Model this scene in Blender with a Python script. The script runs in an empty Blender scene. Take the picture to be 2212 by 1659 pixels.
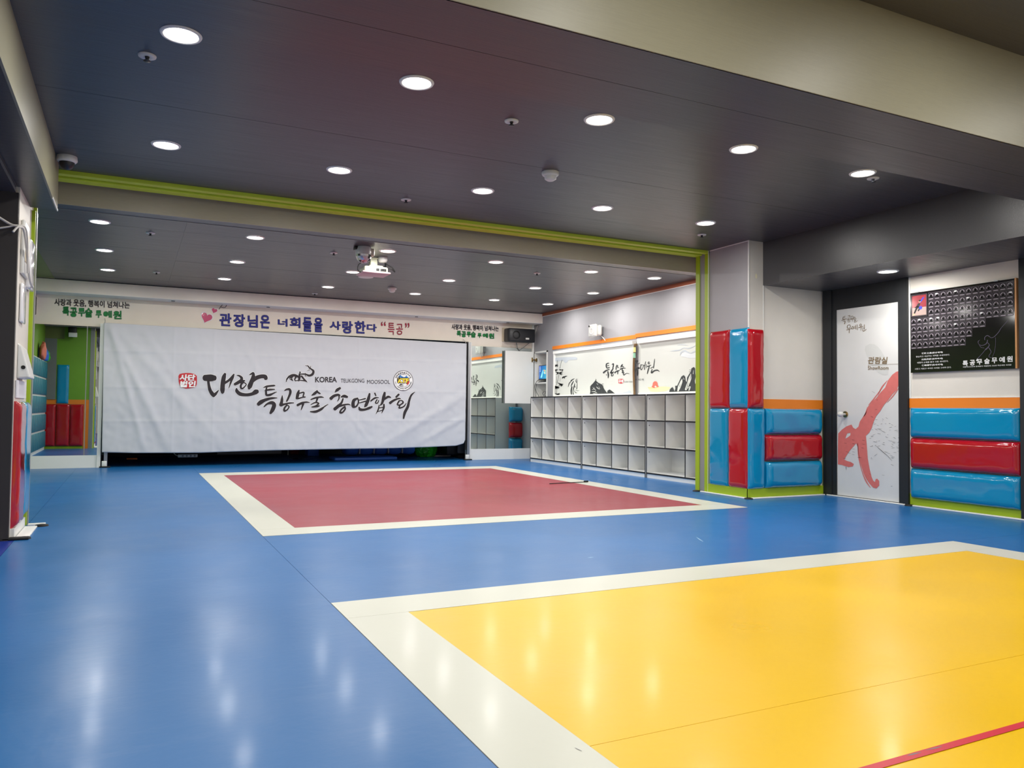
import bpy, bmesh, math, random
from mathutils import Vector, Matrix, geometry, noise
random.seed(7)
K = 0.62                      # metres per survey unit
SC = bpy.context.scene
COL = SC.collection

# ------------------------------------------------------------------ camera
F, PITCH, ROLL, YAW = 1685.1, 0.03312466, 0.01014106, 0.45463572
_cy, _sy, _cp, _sp = math.cos(YAW), math.sin(YAW), math.cos(PITCH), math.sin(PITCH)
FW = Vector((_sy*_cp, _cy*_cp, _sp)); _r = Vector((_cy, -_sy, 0)); _u = _r.cross(FW)
RI = math.cos(ROLL)*_r + math.sin(ROLL)*_u
UP = -math.sin(ROLL)*_r + math.cos(ROLL)*_u
EYE = Vector((0, 0, 1.5))
cam = bpy.data.cameras.new('camera'); cam.sensor_width = 36; cam.lens = F/2212*36
cam.clip_start = 0.05; cam.clip_end = 100
co = bpy.data.objects.new('camera', cam); COL.objects.link(co)
M = Matrix((RI, UP, -FW)).transposed().to_4x4(); M.translation = EYE*K
co.matrix_world = M; SC.camera = co

# ------------------------------------------------------------------ world, exposure, light levels
w = bpy.data.worlds.new('world'); SC.world = w; w.use_nodes = True
w.node_tree.nodes['Background'].inputs[0].default_value = (0.9, 0.95, 1, 1)
w.node_tree.nodes['Background'].inputs[1].default_value = 0.02
SC.view_settings.view_transform = 'Standard'; SC.view_settings.look = 'None'
SC.view_settings.gamma = 1; SC.view_settings.use_curve_mapping = False
SC.view_settings.exposure = -0.28
LAMP_W = 19.0                 # each ceiling downlight
LAMP_EMIT = 14.0
LAMP_COL = (1.0, 0.975, 0.925)

def at(px, py, axis, val):
    """where the sight line through a point of the survey photo meets a real plane"""
    d = FW*F + RI*(px-1106) - UP*(py-829.5)
    t = (val-EYE[axis])/d[axis]
    return EYE + d*t

# ------------------------------------------------------------------ materials
def lin(c):
    return tuple((x/255/12.92 if x/255 <= .04045 else ((x/255+.055)/1.055)**2.4) for x in c) + (1,)
MT = {}
def mat(name, rgb, rough=.5, metal=0, var=.04, vs=3., bump=0., bs=60., spec=.5, coat=0, stretch=None, emit=0, rvar=0., trans=0):
    m = bpy.data.materials.new(name); m.use_nodes = True
    nt = m.node_tree; N = nt.nodes; L = nt.links; b = N['Principled BSDF']
    tc = N.new('ShaderNodeTexCoord'); mp = N.new('ShaderNodeMapping'); L.new(tc.outputs['Object'], mp.inputs[0])
    if stretch: mp.inputs['Scale'].default_value = stretch
    n1 = N.new('ShaderNodeTexNoise'); n1.inputs['Scale'].default_value = vs; n1.inputs['Detail'].default_value = 5
    L.new(mp.outputs[0], n1.inputs[0])
    r = N.new('ShaderNodeMix'); r.data_type = 'RGBA'
    c = lin(rgb)
    r.inputs[6].default_value = tuple(min(1, x*(1-var*2)) for x in c[:3])+(1,)
    r.inputs[7].default_value = tuple(min(1, x*(1+var*2)) for x in c[:3])+(1,)
    L.new(n1.outputs[0], r.inputs[0]); L.new(r.outputs[2], b.inputs['Base Color'])
    b.inputs['Roughness'].default_value = rough; b.inputs['Metallic'].default_value = metal
    b.inputs['Specular IOR Level'].default_value = spec
    if coat: b.inputs['Coat Weight'].default_value = coat; b.inputs['Coat Roughness'].default_value = .06
    if trans: b.inputs['Transmission Weight'].default_value = trans
    if rvar:
        mr = N.new('ShaderNodeMapRange'); mr.inputs[3].default_value = rough-rvar; mr.inputs[4].default_value = rough+rvar
        mr.inputs[1].default_value = .3; mr.inputs[2].default_value = .7
        L.new(n1.outputs[0], mr.inputs[0]); L.new(mr.outputs[0], b.inputs['Roughness'])
    if bump:
        n2 = N.new('ShaderNodeTexNoise'); n2.inputs['Scale'].default_value = bs; n2.inputs['Detail'].default_value = 3
        L.new(mp.outputs[0], n2.inputs[0])
        bp = N.new('ShaderNodeBump'); bp.inputs['Strength'].default_value = bump; bp.inputs['Distance'].default_value = .01
        L.new(n2.outputs[0], bp.inputs['Height']); L.new(bp.outputs[0], b.inputs['Normal'])
    if emit:
        b.inputs['Emission Color'].default_value = c; b.inputs['Emission Strength'].default_value = emit
    MT[name] = m
    return m

def floor_mat(name, rgb, rough=.33, wear=(255, 255, 255), wamt=.03):
    """vinyl sheet over foam: satin coat, slow waves, fine scuffs"""
    m = mat(name, rgb, rough, 0, .04, .9, 0, rvar=.06, spec=.25)
    nt = m.node_tree; N = nt.nodes; L = nt.links; b = N['Principled BSDF']
    tc = N.new('ShaderNodeTexCoord')
    n = N.new('ShaderNodeTexNoise'); n.inputs['Scale'].default_value = 2.2; n.inputs['Detail'].default_value = 1
    L.new(tc.outputs['Object'], n.inputs[0])
    n3 = N.new('ShaderNodeTexNoise'); n3.inputs['Scale'].default_value = 22; n3.inputs['Detail'].default_value = 2
    L.new(tc.outputs['Object'], n3.inputs[0])
    ad = N.new('ShaderNodeMath'); ad.operation = 'MULTIPLY_ADD'; ad.inputs[1].default_value = .10
    L.new(n3.outputs[0], ad.inputs[0]); L.new(n.outputs[0], ad.inputs[2])
    bp = N.new('ShaderNodeBump'); bp.inputs['Strength'].default_value = .7; bp.inputs['Distance'].default_value = .009
    L.new(ad.outputs[0], bp.inputs['Height']); L.new(bp.outputs[0], b.inputs['Normal'])
    # scuffs: sparse stretched streaks
    mp = N.new('ShaderNodeMapping'); mp.inputs['Scale'].default_value = (1.2, 6, 1); mp.inputs['Rotation'].default_value = (0, 0, .5)
    L.new(tc.outputs['Object'], mp.inputs[0])
    n4 = N.new('ShaderNodeTexNoise'); n4.inputs['Scale'].default_value = 1.6; n4.inputs['Detail'].default_value = 9; n4.inputs['Roughness'].default_value = .7
    L.new(mp.outputs[0], n4.inputs[0])
    rp = N.new('ShaderNodeMapRange'); rp.inputs[1].default_value = .56; rp.inputs[2].default_value = .78; rp.inputs[4].default_value = wamt
    L.new(n4.outputs[0], rp.inputs[0])
    mx = N.new('ShaderNodeMix'); mx.data_type = 'RGBA'
    src = b.inputs['Base Color'].links[0].from_socket
    L.new(rp.outputs[0], mx.inputs[0]); L.new(src, mx.inputs[6]); mx.inputs[7].default_value = lin(wear)
    L.new(mx.outputs[2], b.inputs['Base Color'])
    b.inputs['Coat Weight'].default_value = .05; b.inputs['Coat Roughness'].default_value = .12
    return m

floor_mat('blue_vinyl', (28, 104, 168)); floor_mat('deep_blue_vinyl', (30, 56, 150)); floor_mat('white_vinyl', (212, 213, 200), wear=(150, 150, 140))
floor_mat('red_vinyl', (160, 54, 66), wear=(225, 190, 190)); floor_mat('yellow_vinyl', (240, 192, 0), wear=(255, 225, 120))
mat('red_tape', (205, 35, 55), .4)
mat('dark_film', (67, 66, 69), .33, var=.05, vs=4, bump=.10, bs=12, stretch=(.5, 14, 14), rvar=.05)
mat('film_lit_olive', (142, 139, 118), .42, var=.05, vs=30, bump=.06, bs=80, stretch=(.4, 4, 8))  # dark film as lit by the near lamps, light put into the colour
mat('film_lit_brown', (158, 150, 132), .42, var=.06, vs=30, bump=.06, bs=80, stretch=(.4, 4, 8))  # lit copy of the ceiling film for the beam behind the header
mat('green_film', (112, 120, 66), .5)
mat('beige_wall', (222, 216, 206), .55, bump=.05, bs=90)
mat('cream_wall', (242, 232, 218), .55, bump=.04)
mat('grey_wall', (160, 159, 163), .5, bump=.06, bs=90)
mat('green_wall', (112, 160, 40), .5); mat('dark_grey_wall', (120, 122, 122), .5)
mat('white_trim', (236, 236, 232), .45); mat('white_board', (238, 238, 234), .4, var=.02); mat('soffit_white', (244, 236, 226), .5)
mat('black_frame', (32, 34, 37), .5, bump=.1, bs=60, stretch=(1, 1, .1)); mat('black_panel', (46, 42, 41), .6)
mat('lime', (158, 184, 28), .42); mat('lime_lit', (198, 222, 66), .42); mat('lime_dark', (86, 112, 18), .6); mat('channel_grey', (142, 143, 140), .4)  # header strips use a lighter lime copy, painted in place of light
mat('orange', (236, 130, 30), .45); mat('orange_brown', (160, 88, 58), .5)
for n, c in (('pad_blue', (0, 142, 190)), ('pad_red', (180, 10, 28))):
    mat(n, c, .14, var=.015, bump=.05, bs=9, coat=.8)
mat('edge_black', (14, 13, 14), .6); mat('white_plastic', (214, 214, 210), .35); mat('grey_plastic', (120, 120, 122), .4)
mat('black_plastic', (26, 27, 32), .4, bump=.1, bs=300); mat('rubber', (20, 20, 20), .7); mat('aluminium', (170, 172, 176), .35, metal=.8)
mat('chrome', (205, 200, 190), .12, metal=1, var=.01); mat('brass', (170, 140, 90), .25, metal=1)
mat('cloth', (204, 206, 212), .8, var=.015, bump=.05, bs=250); mat('ink', (44, 38, 42), .75); mat('ink_white', (238, 238, 238), .7)
mat('ink_red', (196, 44, 52), .7); mat('ink_blue', (40, 44, 140), .6); mat('ink_crimson', (176, 30, 60), .6); mat('ink_green', (12, 130, 60), .6)
mat('ink_dark', (60, 48, 50), .6); mat('ink_pink', (205, 62, 112), .45, coat=.3); mat('ink_brown', (122, 100, 66), .6); mat('ink_coral', (220, 118, 112), .55, var=.05, vs=20)
mat('ink_grey', (211, 212, 209), .5); mat('mural_ink', (48, 52, 54), .6, var=.3, vs=14); mat('mural_mist', (186, 194, 202), .6, var=.05); mat('mural_wash', (214, 219, 222), .6)
mat('mural_sun', (238, 112, 96), .6); mat('mural_glow', (246, 226, 170), .6); mat('mural_glow2', (246, 206, 150), .6); mat('blind', (208, 211, 206), .55, var=.01)
mat('ktf_blue', (40, 120, 190), .6); mat('pale_scuff', (130, 170, 205), .5); mat('ktf_yellow', (250, 222, 60), .6); mat('ktf_red', (220, 60, 50), .6)
mat('poster_black', (22, 18, 22), .08, var=.25, vs=3); mat('poster_line', (92, 84, 92), .2); mat('poster_arc', (150, 140, 150), .2); mat('poster_white', (225, 225, 225), .2)
mat('poster_fig', (20, 17, 20), .15); mat('poster_red', (140, 52, 60), .1, var=.2, vs=6); mat('poster_sand', (160, 138, 132), .1); mat('poster_blue', (50, 60, 190), .15)
mat('poster_glow', (84, 76, 96), .2); mat('poster_skin', (214, 160, 130), .2); mat('poster_cell', (40, 35, 42), .1)
mat('mirror', (212, 220, 214), .012, metal=1, var=.004); mat('door_white', (222, 222, 220), .4)
mat('bamboo', (120, 92, 60), .5, var=.2, vs=20); mat('tape_green', (150, 205, 175), .5); mat('tape_yellow', (232, 228, 150), .5)
mat('plastic_green', (50, 200, 44), .2, var=.15, vs=8, coat=.3); mat('mat_blue', (58, 116, 220), .35, bump=.05); mat('salmon', (220, 120, 100), .6); mat('teal', (30, 120, 140), .45)
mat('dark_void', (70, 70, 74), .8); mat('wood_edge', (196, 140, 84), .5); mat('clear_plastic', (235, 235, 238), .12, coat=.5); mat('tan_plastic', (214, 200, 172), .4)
mat('projector', (222, 222, 200), .4); mat('projector_base', (196, 172, 176), .45); mat('mosaic', (220, 220, 225), .08, metal=.5)
mat('paper', (226, 224, 228), .6); mat('pale_cream', (244, 236, 200), .4); mat('cable_white', (200, 196, 190), .5); mat('red_cloth', (150, 40, 36), .7); mat('orange_plastic', (230, 120, 40), .5)
mat('glow', (255, 250, 240), .5, emit=LAMP_EMIT)
def screen_mat():
    m = bpy.data.materials.new('screen'); m.use_nodes = True; N = m.node_tree.nodes; L = m.node_tree.links; b = N['Principled BSDF']
    tc = N.new('ShaderNodeTexCoord'); g = N.new('ShaderNodeTexGradient'); g.gradient_type = 'SPHERICAL'
    mp = N.new('ShaderNodeMapping'); mp.inputs['Location'].default_value = (0, 0.30, -.25); mp.inputs['Scale'].default_value = (0, 2.6, 2.6)
    L.new(tc.outputs['Object'], mp.inputs[0]); L.new(mp.outputs[0], g.inputs[0])
    r = N.new('ShaderNodeValToRGB'); r.color_ramp.elements[0].color = lin((20, 60, 200)); r.color_ramp.elements[1].color = lin((60, 220, 255))
    L.new(g.outputs[0], r.inputs[0]); L.new(r.outputs[0], b.inputs['Emission Color']); b.inputs['Emission Strength'].default_value = .9
    b.inputs['Base Color'].default_value = (0, 0, 0, 1); MT['screen'] = m
screen_mat()
for n, c in (('scr_icon', (190, 210, 240)), ('scr_beam', (140, 235, 250)), ('scr_r', (250, 150, 110)), ('scr_g', (190, 235, 150)), ('scr_b', (150, 220, 250)), ('scr_y', (255, 230, 130))):
    mat(n, c, .4, emit=.8)

# ------------------------------------------------------------------ mesh builder
LOC = {}
class MB:
    def __init__(s): s.v = []; s.f = []; s.m = []; s.sm = []
    def add(s, vs, fs, mi=0, smooth=False):
        o = len(s.v); s.v += [tuple(v) for v in vs]
        for f in fs: s.f.append([o+i for i in f]); s.m.append(mi); s.sm.append(smooth)
    def box(s, x0, x1, y0, y1, z0, z1, mi=0, front=None):
        if x0 > x1: x0, x1 = x1, x0
        if y0 > y1: y0, y1 = y1, y0
        if z0 > z1: z0, z1 = z1, z0
        vs = [(x, y, z) for x in (x0, x1) for y in (y0, y1) for z in (z0, z1)]
        fs = {'-x': (0, 1, 3, 2), '+x': (4, 6, 7, 5), '-y': (0, 4, 5, 1), '+y': (2, 3, 7, 6), '-z': (0, 2, 6, 4), '+z': (1, 5, 7, 3)}
        o = len(s.v); s.v += vs
        for k, f in fs.items():
            s.f.append([o+i for i in f]); s.m.append(front[1] if front and k in front[0] else mi); s.sm.append(False)
        return s
    def bbox(s, x0, x1, y0, y1, z0, z1, bev, mi=0, seg=2):
        """box with rounded edges"""
        bm = bmesh.new(); bmesh.ops.create_cube(bm, size=1)
        for v in bm.verts: v.co = Vector((x0+(v.co.x+.5)*(x1-x0), y0+(v.co.y+.5)*(y1-y0), z0+(v.co.z+.5)*(z1-z0)))
        bmesh.ops.bevel(bm, geom=list(bm.edges), offset=bev, segments=seg, profile=.5, affect='EDGES')
        return s.frombm(bm, mi, True)
    def frombm(s, bm, mi=0, smooth=False, mtx=None):
        if mtx: bm.transform(mtx)
        bm.verts.index_update(); s.add([v.co.copy() for v in bm.verts], [[v.index for v in f.verts] for f in bm.faces], mi, smooth); bm.free(); return s
    def quad(s, a, b, c, d, mi=0): s.add([a, b, c, d], [(0, 1, 2, 3)], mi); return s
    def cyl(s, c, r, h, axis=2, n=24, mi=0, r2=None, smooth=True):
        """from c along +axis, height h"""
        r2 = r if r2 is None else r2; vs = []
        A = [Vector((1, 0, 0)), Vector((0, 1, 0)), Vector((0, 0, 1))]; e = A[axis]; a = A[(axis+1) % 3]; b = A[(axis+2) % 3]; c = Vector(c)
        for k, (rr, hh) in enumerate(((r, 0), (r2, h))):
            for i in range(n):
                t = 2*math.pi*i/n; vs.append(c+e*hh+a*rr*math.cos(t)+b*rr*math.sin(t))
        s.add(vs, [(i, (i+1) % n, n+(i+1) % n, n+i) for i in range(n)], mi, smooth)
        s.add(vs[:n], [list(range(n))[::-1]], mi); s.add(vs[n:], [list(range(n))], mi); return s
    def lathe(s, c, prof, axis=2, n=24, mi=0, sign=1):
        A = [Vector((1, 0, 0)), Vector((0, 1, 0)), Vector((0, 0, 1))]; e = A[axis]*sign; a = A[(axis+1) % 3]; b = A[(axis+2) % 3]; c = Vector(c)
        vs = []
        for r, h in prof:
            for i in range(n):
                t = 2*math.pi*i/n; vs.append(c+e*h+a*r*math.cos(t)+b*r*math.sin(t))
        fs = [(k*n+i, k*n+(i+1) % n, (k+1)*n+(i+1) % n, (k+1)*n+i) for k in range(len(prof)-1) for i in range(n)]
        s.add(vs, fs, mi, True); return s
    def tube(s, pts, r, n=8, mi=0):
        pts = smooth_path([Vector(p) for p in pts]); vs = []; prev = None
        for i, p in enumerate(pts):
            d = (pts[min(i+1, len(pts)-1)]-pts[max(i-1, 0)]).normalized()
            a = d.cross(Vector((0, 0, 1)) if abs(d.z) < .9 else Vector((1, 0, 0))).normalized()
            if prev is not None: a = (prev - d*prev.dot(d)).normalized()
            prev = a; b = d.cross(a)
            for k in range(n):
                t = 2*math.pi*k/n; vs.append(p+a*r*math.cos(t)+b*r*math.sin(t))
        m = len(pts)
        s.add(vs, [(i*n+k, i*n+(k+1) % n, (i+1)*n+(k+1) % n, (i+1)*n+k) for i in range(m-1) for k in range(n)], mi, True)
        s.add(vs[:n], [list(range(n))], mi); s.add(vs[-n:], [list(range(n))], mi); return s
    def build(s, name, mats, parent=None, origin=None, kind=None, label=None, cat=None, group=None, bevel=0):
        if isinstance(mats, str): mats = [mats]
        if parent is not None: o0 = LOC[parent.name]
        elif origin is not None: o0 = Vector(origin)
        elif s.v:
            xs, ys, zs = zip(*s.v); o0 = Vector(((min(xs)+max(xs))/2, (min(ys)+max(ys))/2, min(zs)))
        me = bpy.data.meshes.new(name)
        me.from_pydata([(Vector(v)-o0)*K for v in s.v], [], s.f)
        for m in mats: me.materials.append(MT[m])
        me.polygons.foreach_set('material_index', s.m); me.polygons.foreach_set('use_smooth', s.sm)
        bm = bmesh.new(); bm.from_mesh(me); bmesh.ops.recalc_face_normals(bm, faces=bm.faces); bm.to_mesh(me); bm.free()
        me.update()
        ob = bpy.data.objects.new(name, me); COL.objects.link(ob)
        if parent is not None: ob.parent = parent; LOC[ob.name] = o0
        else: ob.location = o0*K; LOC[ob.name] = o0
        if bevel:
            b = ob.modifiers.new('bevel', 'BEVEL'); b.width = bevel*K; b.segments = 2; b.limit_method = 'ANGLE'
        return tag(ob, label, cat, group, kind)

def smooth_path(P, w=None, sub=5):
    if len(P) < 3:
        return P if w is None else (P, w)
    out = []; ow = []
    n = len(P)
    for i in range(n-1):
        p0 = P[max(i-1, 0)]; p1 = P[i]; p2 = P[i+1]; p3 = P[min(i+2, n-1)]
        for k in range(sub):
            t = k/sub
            out.append(.5*((2*p1)+(p2-p0)*t+(2*p0-5*p1+4*p2-p3)*t*t+(3*p1-p0-3*p2+p3)*t**3))
            if w is not None: ow.append(w[i]+(w[i+1]-w[i])*(3*t*t-2*t**3))
    out.append(P[-1])
    if w is not None: ow.append(w[-1]); return out, ow
    return out

def tag(o, label=None, cat=None, group=None, kind=None):
    if label: o['label'] = label
    if cat: o['category'] = cat
    if group: o['group'] = group
    if kind: o['kind'] = kind
    return o
def thing(name, label, cat, loc, group=None, kind=None):
    o = bpy.data.objects.new(name, None); COL.objects.link(o); o.empty_display_size = .1
    o.location = Vector(loc)*K; LOC[o.name] = Vector(loc)
    return tag(o, label, cat, group, kind)
def box(name, x0, x1, y0, y1, z0, z1, m, parent=None, kind=None, **kw):
    return MB().box(x0, x1, y0, y1, z0, z1).build(name, m, parent, kind=kind, **kw)

# flat print helpers -------------------------------------------------------
def ribbons(mb, strokes, plane, mi=0, grow=0., cap=True):
    """strokes: lists of (a, b, width) in print space; plane(a, b, lift) -> world point"""
    for st in strokes:
        P = [Vector((a, b, 0)) for a, b, _ in st]; W = [c/2+grow for *_, c in st]
        P, W = smooth_path(P, W) if len(P) > 2 else (P, W)
        L = []; R_ = []
        for i, p in enumerate(P):
            d = (P[min(i+1, len(P)-1)]-P[max(i-1, 0)])
            if d.length < 1e-6: d = Vector((1, 0, 0))
            d.normalize(); nn = Vector((-d.y, d.x, 0))
            L.append(p+nn*W[i]); R_.append(p-nn*W[i])
        n = len(P)
        vs = [plane(p.x, p.y) for p in L]+[plane(p.x, p.y) for p in R_]
        mb.add(vs, [(i, i+1, n+i+1, n+i) for i in range(n-1)], mi)
        if cap:
            for e, d0 in ((0, P[0]-P[1]), (n-1, P[-1]-P[-2])):
                if W[e] < .3 or d0.length < 1e-6: continue
                d0.normalize(); nn = Vector((-d0.y, d0.x, 0)); c = P[e]
                pts = [c+nn*W[e]*math.cos(t)+d0*W[e]*.75*math.sin(t) for t in [math.pi*k/8 for k in range(9)]]
                mb.add([plane(p.x, p.y) for p in pts], [list(range(9))], mi)
def poly(mb, pts, plane, mi=0, holes=()):
    loops = [[Vector((a, b, 0)) for a, b in pts]]+[[Vector((a, b, 0)) for a, b in h] for h in holes]
    tri = geometry.tessellate_polygon(loops); flat = [p for l in loops for p in l]
    mb.add([plane(p.x, p.y) for p in flat], [list(t) for t in tri], mi)
def ell(cx, cy, rx, ry, n=28, a0=0, a1=2*math.pi):
    return [(cx+rx*math.cos(a0+(a1-a0)*i/n), cy+ry*math.sin(a0+(a1-a0)*i/n)) for i in range(n if a1-a0 > 6.2 else n+1)]
_TX = {}
def text2d(body, weight=0., shear=0.):
    k = (body, weight, shear)
    if k in _TX: return _TX[k]
    c = bpy.data.curves.new('t', 'FONT'); c.body = body; c.offset = weight; c.resolution_u = 4; c.shear = shear
    o = bpy.data.objects.new('t', c); COL.objects.link(o); bpy.context.view_layer.update()
    me = bpy.data.meshes.new_from_object(o)
    vs = [(v.co.x, v.co.y) for v in me.vertices]; fs = [list(p.vertices) for p in me.polygons]
    bpy.data.objects.remove(o); bpy.data.curves.remove(c); bpy.data.meshes.remove(me)
    _TX[k] = (vs, fs); return _TX[k]
def text(mb, body, h0, h1, v0, v1, plane, mi=0, weight=0., shear=0., ref=None):
    """letters filling the print-space box h0..h1 x v0(bottom)..v1(top)"""
    vs, fs = text2d(body, weight, shear)
    if not vs: return
    rv, _ = text2d(body, 0., shear) if weight else (vs, fs)
    x0 = min(v[0] for v in rv); x1 = max(v[0] for v in rv); y0 = min(v[1] for v in rv); y1 = max(v[1] for v in rv)
    mb.add([plane(h0+(h1-h0)*(a-x0)/(x1-x0), v0+(v1-v0)*(b-y0)/(y1-y0)) for a, b in vs], fs, mi)

# cushions -----------------------------------------------------------------
def pad(name, m, c0, c1, z0, z1, base, axis, sgn, thick, label, seed=0, parent=None, cat='wall pad', rad=.09):
    """cushion on the plane coordinate[axis]=base, spanning c0..c1 and z0..z1, puffed out by thick"""
    nu = max(14, int(abs(c1-c0)/.035)); nv = max(14, int(abs(z1-z0)/.035)); nu = min(nu, 46); nv = min(nv, 46)
    def warp(t, n):   # denser near edges
        return .5-.5*math.cos(math.pi*t) if True else t
    vs = []; W_ = abs(c1-c0); H_ = abs(z1-z0); r = min(rad, W_*.42, H_*.42)
    for j in range(nv+1):
        for i in range(nu+1):
            u = warp(i/nu, nu)*W_; v = warp(j/nv, nv)*H_
            du = min(u, W_-u); dv = min(v, H_-v)
            fu = math.sqrt(max(0, 1-(1-min(du/r, 1))**2)); fv = math.sqrt(max(0, 1-(1-min(dv/r, 1))**2))
            h = thick*(.12+.88*fu*fv)
            e = math.exp(-min(du, dv)/.09)
            h += thick*.16*e*noise.noise(Vector((u*9+seed*7.3, v*9, seed)))*(min(du, dv) > .004)
            h += .006*noise.noise(Vector((u*1.7+seed*3, v*1.7, 5)))
            c = c0+(c1-c0)*u/W_; p = [0, 0, z0+(z1-z0)*v/H_]
            p[axis] = base+sgn*h; p[1-axis] = c; vs.append(p)
    n = nu+1
    fs = [(j*n+i, j*n+i+1, (j+1)*n+i+1, (j+1)*n+i) for j in range(nv) for i in range(nu)]
    mb = MB(); mb.add(vs, fs, 0, True)
    # rim down to the wall
    rim = [i for i in range(n)]+[j*n+nu for j in range(1, nv+1)]+[nv*n+i for i in range(nu-1, -1, -1)]+[j*n for j in range(nv-1, 0, -1)]
    back = []
    for i in rim:
        q = list(vs[i]); q[axis] = base; back.append(q)
    k = len(rim); top = [vs[i] for i in rim]
    mb.add(top+back, [(i, (i+1) % k, k+(i+1) % k, k+i) for i in range(k)], 0, False)
    return mb.build(name, m, parent, label=None if parent else label, cat=None if parent else cat)

S = 'structure'
XR, YP, YB = 11.5, 10.42, 11.82
ZC, ZL, ZBK, ZB = 4.52, 3.95, 3.75, 4.05
# ================================================================== floor
fl = thing('floor', 'blue sports vinyl floor with a red and a yellow square', None, (5, 8, 0), kind=S)
T = -.05
def sheet(name, x0, x1, y0, y1, m, z=0., lab=None):
    g = .0016
    o = box(name, x0+g, x1-g, y0+g, y1-g, T, z, m, fl)
    if lab: o['label'] = lab
    return o
def sheets(xs, ys, m='blue_vinyl'):
    for a, b in zip(xs, xs[1:]):
        for c, d in zip(ys, ys[1:]): sheet('blue_sheet', a, b, c, d, m)
LX0, LX1, LX2, LX3 = 1.42, 1.88, 8.30, 8.78       # both squares share their side lines
sheets([-1.12, LX0], [-5, .8, 19, 25.8]); sheets([LX3, 11.5], [-5, 0, 6.04, 9.46])
sheets([LX3, 11.5], [9.46, 14.2, 18.85, 25.8]); sheets([LX0, LX3], [6.04, 9.46]); sheets([LX0, LX3], [18.9, 22, 25.8])
sheets([LX0, LX3], [-5, -1.5])
for c, d in ((-5, 2), (2, 10.25)): sheet('blue_sheet', -5, -1.12, c, d, 'deep_blue_vinyl', lab='deeper blue sheet')
for c, d in ((10.25, 13.5), (13.5, 25.8)): sheet('blue_sheet', -5, -1.12, c, d, 'blue_vinyl')
# red square and its white border
sheet('border_strip', LX0, LX3, 9.46, 9.97, 'white_vinyl', .003); sheet('border_strip', LX0, LX3, 18.2, 18.9, 'white_vinyl', .003)
sheet('border_strip', LX0, LX1, 9.97, 18.2, 'white_vinyl', .003); sheet('border_strip', LX2, LX3, 9.97, 18.2, 'white_vinyl', .003)
sheet('red_sheet', LX1, LX2, 9.97, 14.1, 'red_vinyl', .001, 'red sheet'); sheet('red_sheet', LX1, LX2, 14.1, 18.2, 'red_vinyl', .001, 'red sheet')
# yellow square
sheet('border_strip', LX0, LX3, 5.55, 6.04, 'white_vinyl', .003); sheet('border_strip', LX0, LX1, -1, 5.55, 'white_vinyl', .003)
sheet('border_strip', LX2, LX3, -1, 5.55, 'white_vinyl', .003); sheet('border_strip', LX0, LX3, -1.5, -1, 'white_vinyl', .003)
for c, d in ((-1, 1.0), (1.0, 3.02), (3.02, 5.55)): sheet('yellow_sheet', LX1, LX2, c, d, 'yellow_vinyl', .001, 'yellow sheet')
p0 = at(1893, 1657, 2, 0); p1 = at(2212, 1566, 2, 0); dd = (p1-p0).normalized(); p0 = p0-dd*2.2; p1 = p1+dd*3
nn = Vector((-dd.y, dd.x, 0))*.022; mb = MB(); zz = Vector((0, 0, .004))
mb.quad(p0-nn+zz, p1-nn+zz, p1+nn+zz, p0+nn+zz); mb.build('tape_line', 'red_tape', fl, label='red tape line')

# ================================================================== ceilings
def panels(name, xs, ys, z, m, lab=None):
    c = thing(name, lab, None, (xs[0], ys[0], z), kind=S)
    box('backing', xs[0], xs[-1], ys[0], ys[-1], z+.06, z+.12, 'dark_void', c)
    for a, b in zip(xs, xs[1:]):
        for p, q in zip(ys, ys[1:]):
            box('ceiling_panel', a+.001, b-.001, p+.0015, q-.0015, z+random.uniform(-.0008, .0008), z+.05, m, c)
    return c
def steps(a, b, s):
    r = [a]
    while r[-1]+s < b-.2: r.append(r[-1]+s)
    return r+[b]
panels('ceiling', [-.9, 10.03], steps(5.6, 11.45, .968), ZC, 'dark_film', 'dark film ceiling panels of the front hall')
panels('ceiling', [-1.65, .75, 11.3], steps(12.3, 21.75, .968), 4.45, 'dark_film', 'dark film ceiling panels of the far hall')
panels('ceiling', [-.9, 2.97, 6.84, 11.5], [-5, -3, -1, .6, 2.2, 3.4, 4.47], 4.93, 'dark_film', 'dark ceiling beyond the big beam')
panels('ceiling', [-5, -1.2], [-5, 0, 5, 10.2], 3.87, 'dark_film', 'low dark ceiling by the black wall panel')
panels('ceiling', [10.03, 11.5], [4.47, 7.2, 10.42], ZBK, 'dark_film', 'lowered dark ceiling over the door')
box('ceiling', -2.7, -1.65, 12.3, 21.75, 4.46, 4.6, 'green_film', kind=S, label='olive green ceiling strip on the far left')
# beams
bm_ = thing('trim_1', 'big dark film beam across the near ceiling', None, (5, 5, ZB), kind=S)
box('beam_body', -.9, 11.5, 4.49, 5.59, ZB+.01, 5.0, 'dark_film', bm_)
box('beam_face', -.9, 11.5, 4.47, 4.49, ZB, 4.93, 'film_lit_olive', bm_, label='film face, lamp light put into its colour')
box('beam_soffit', -.9, 11.5, 4.48, 5.04, ZB, ZB+.02, 'dark_film', bm_); box('beam_soffit', -.9, 11.5, 5.045, 5.6, ZB, ZB+.02, 'dark_film', bm_)
bl = thing('trim_2', 'dark beam running into the room on the left', None, (-1, 5, ZL), kind=S)
box('beam_body', -1.2, -.9, -5, 11.25, ZL, 4.99, 'dark_film', bl)
box('beam_face', -.9, -.88, -5, 11.26, ZL-.003, 4.53, 'film_lit_olive', bl)  # face colour carries painted lamp light
box('edge_strip', -.885, -.875, 10.6, 11.27, ZL-.012, ZL+.01, 'white_trim', bl)
bk = thing('trim_3', 'dark bulkhead over the door and the poster', None, (10.05, 7, ZBK), kind=S)
box('bulkhead_face', 10.02, 10.06, 5.6, 10.42, ZBK-.003, ZC+.05, 'dark_film', bk)
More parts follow.
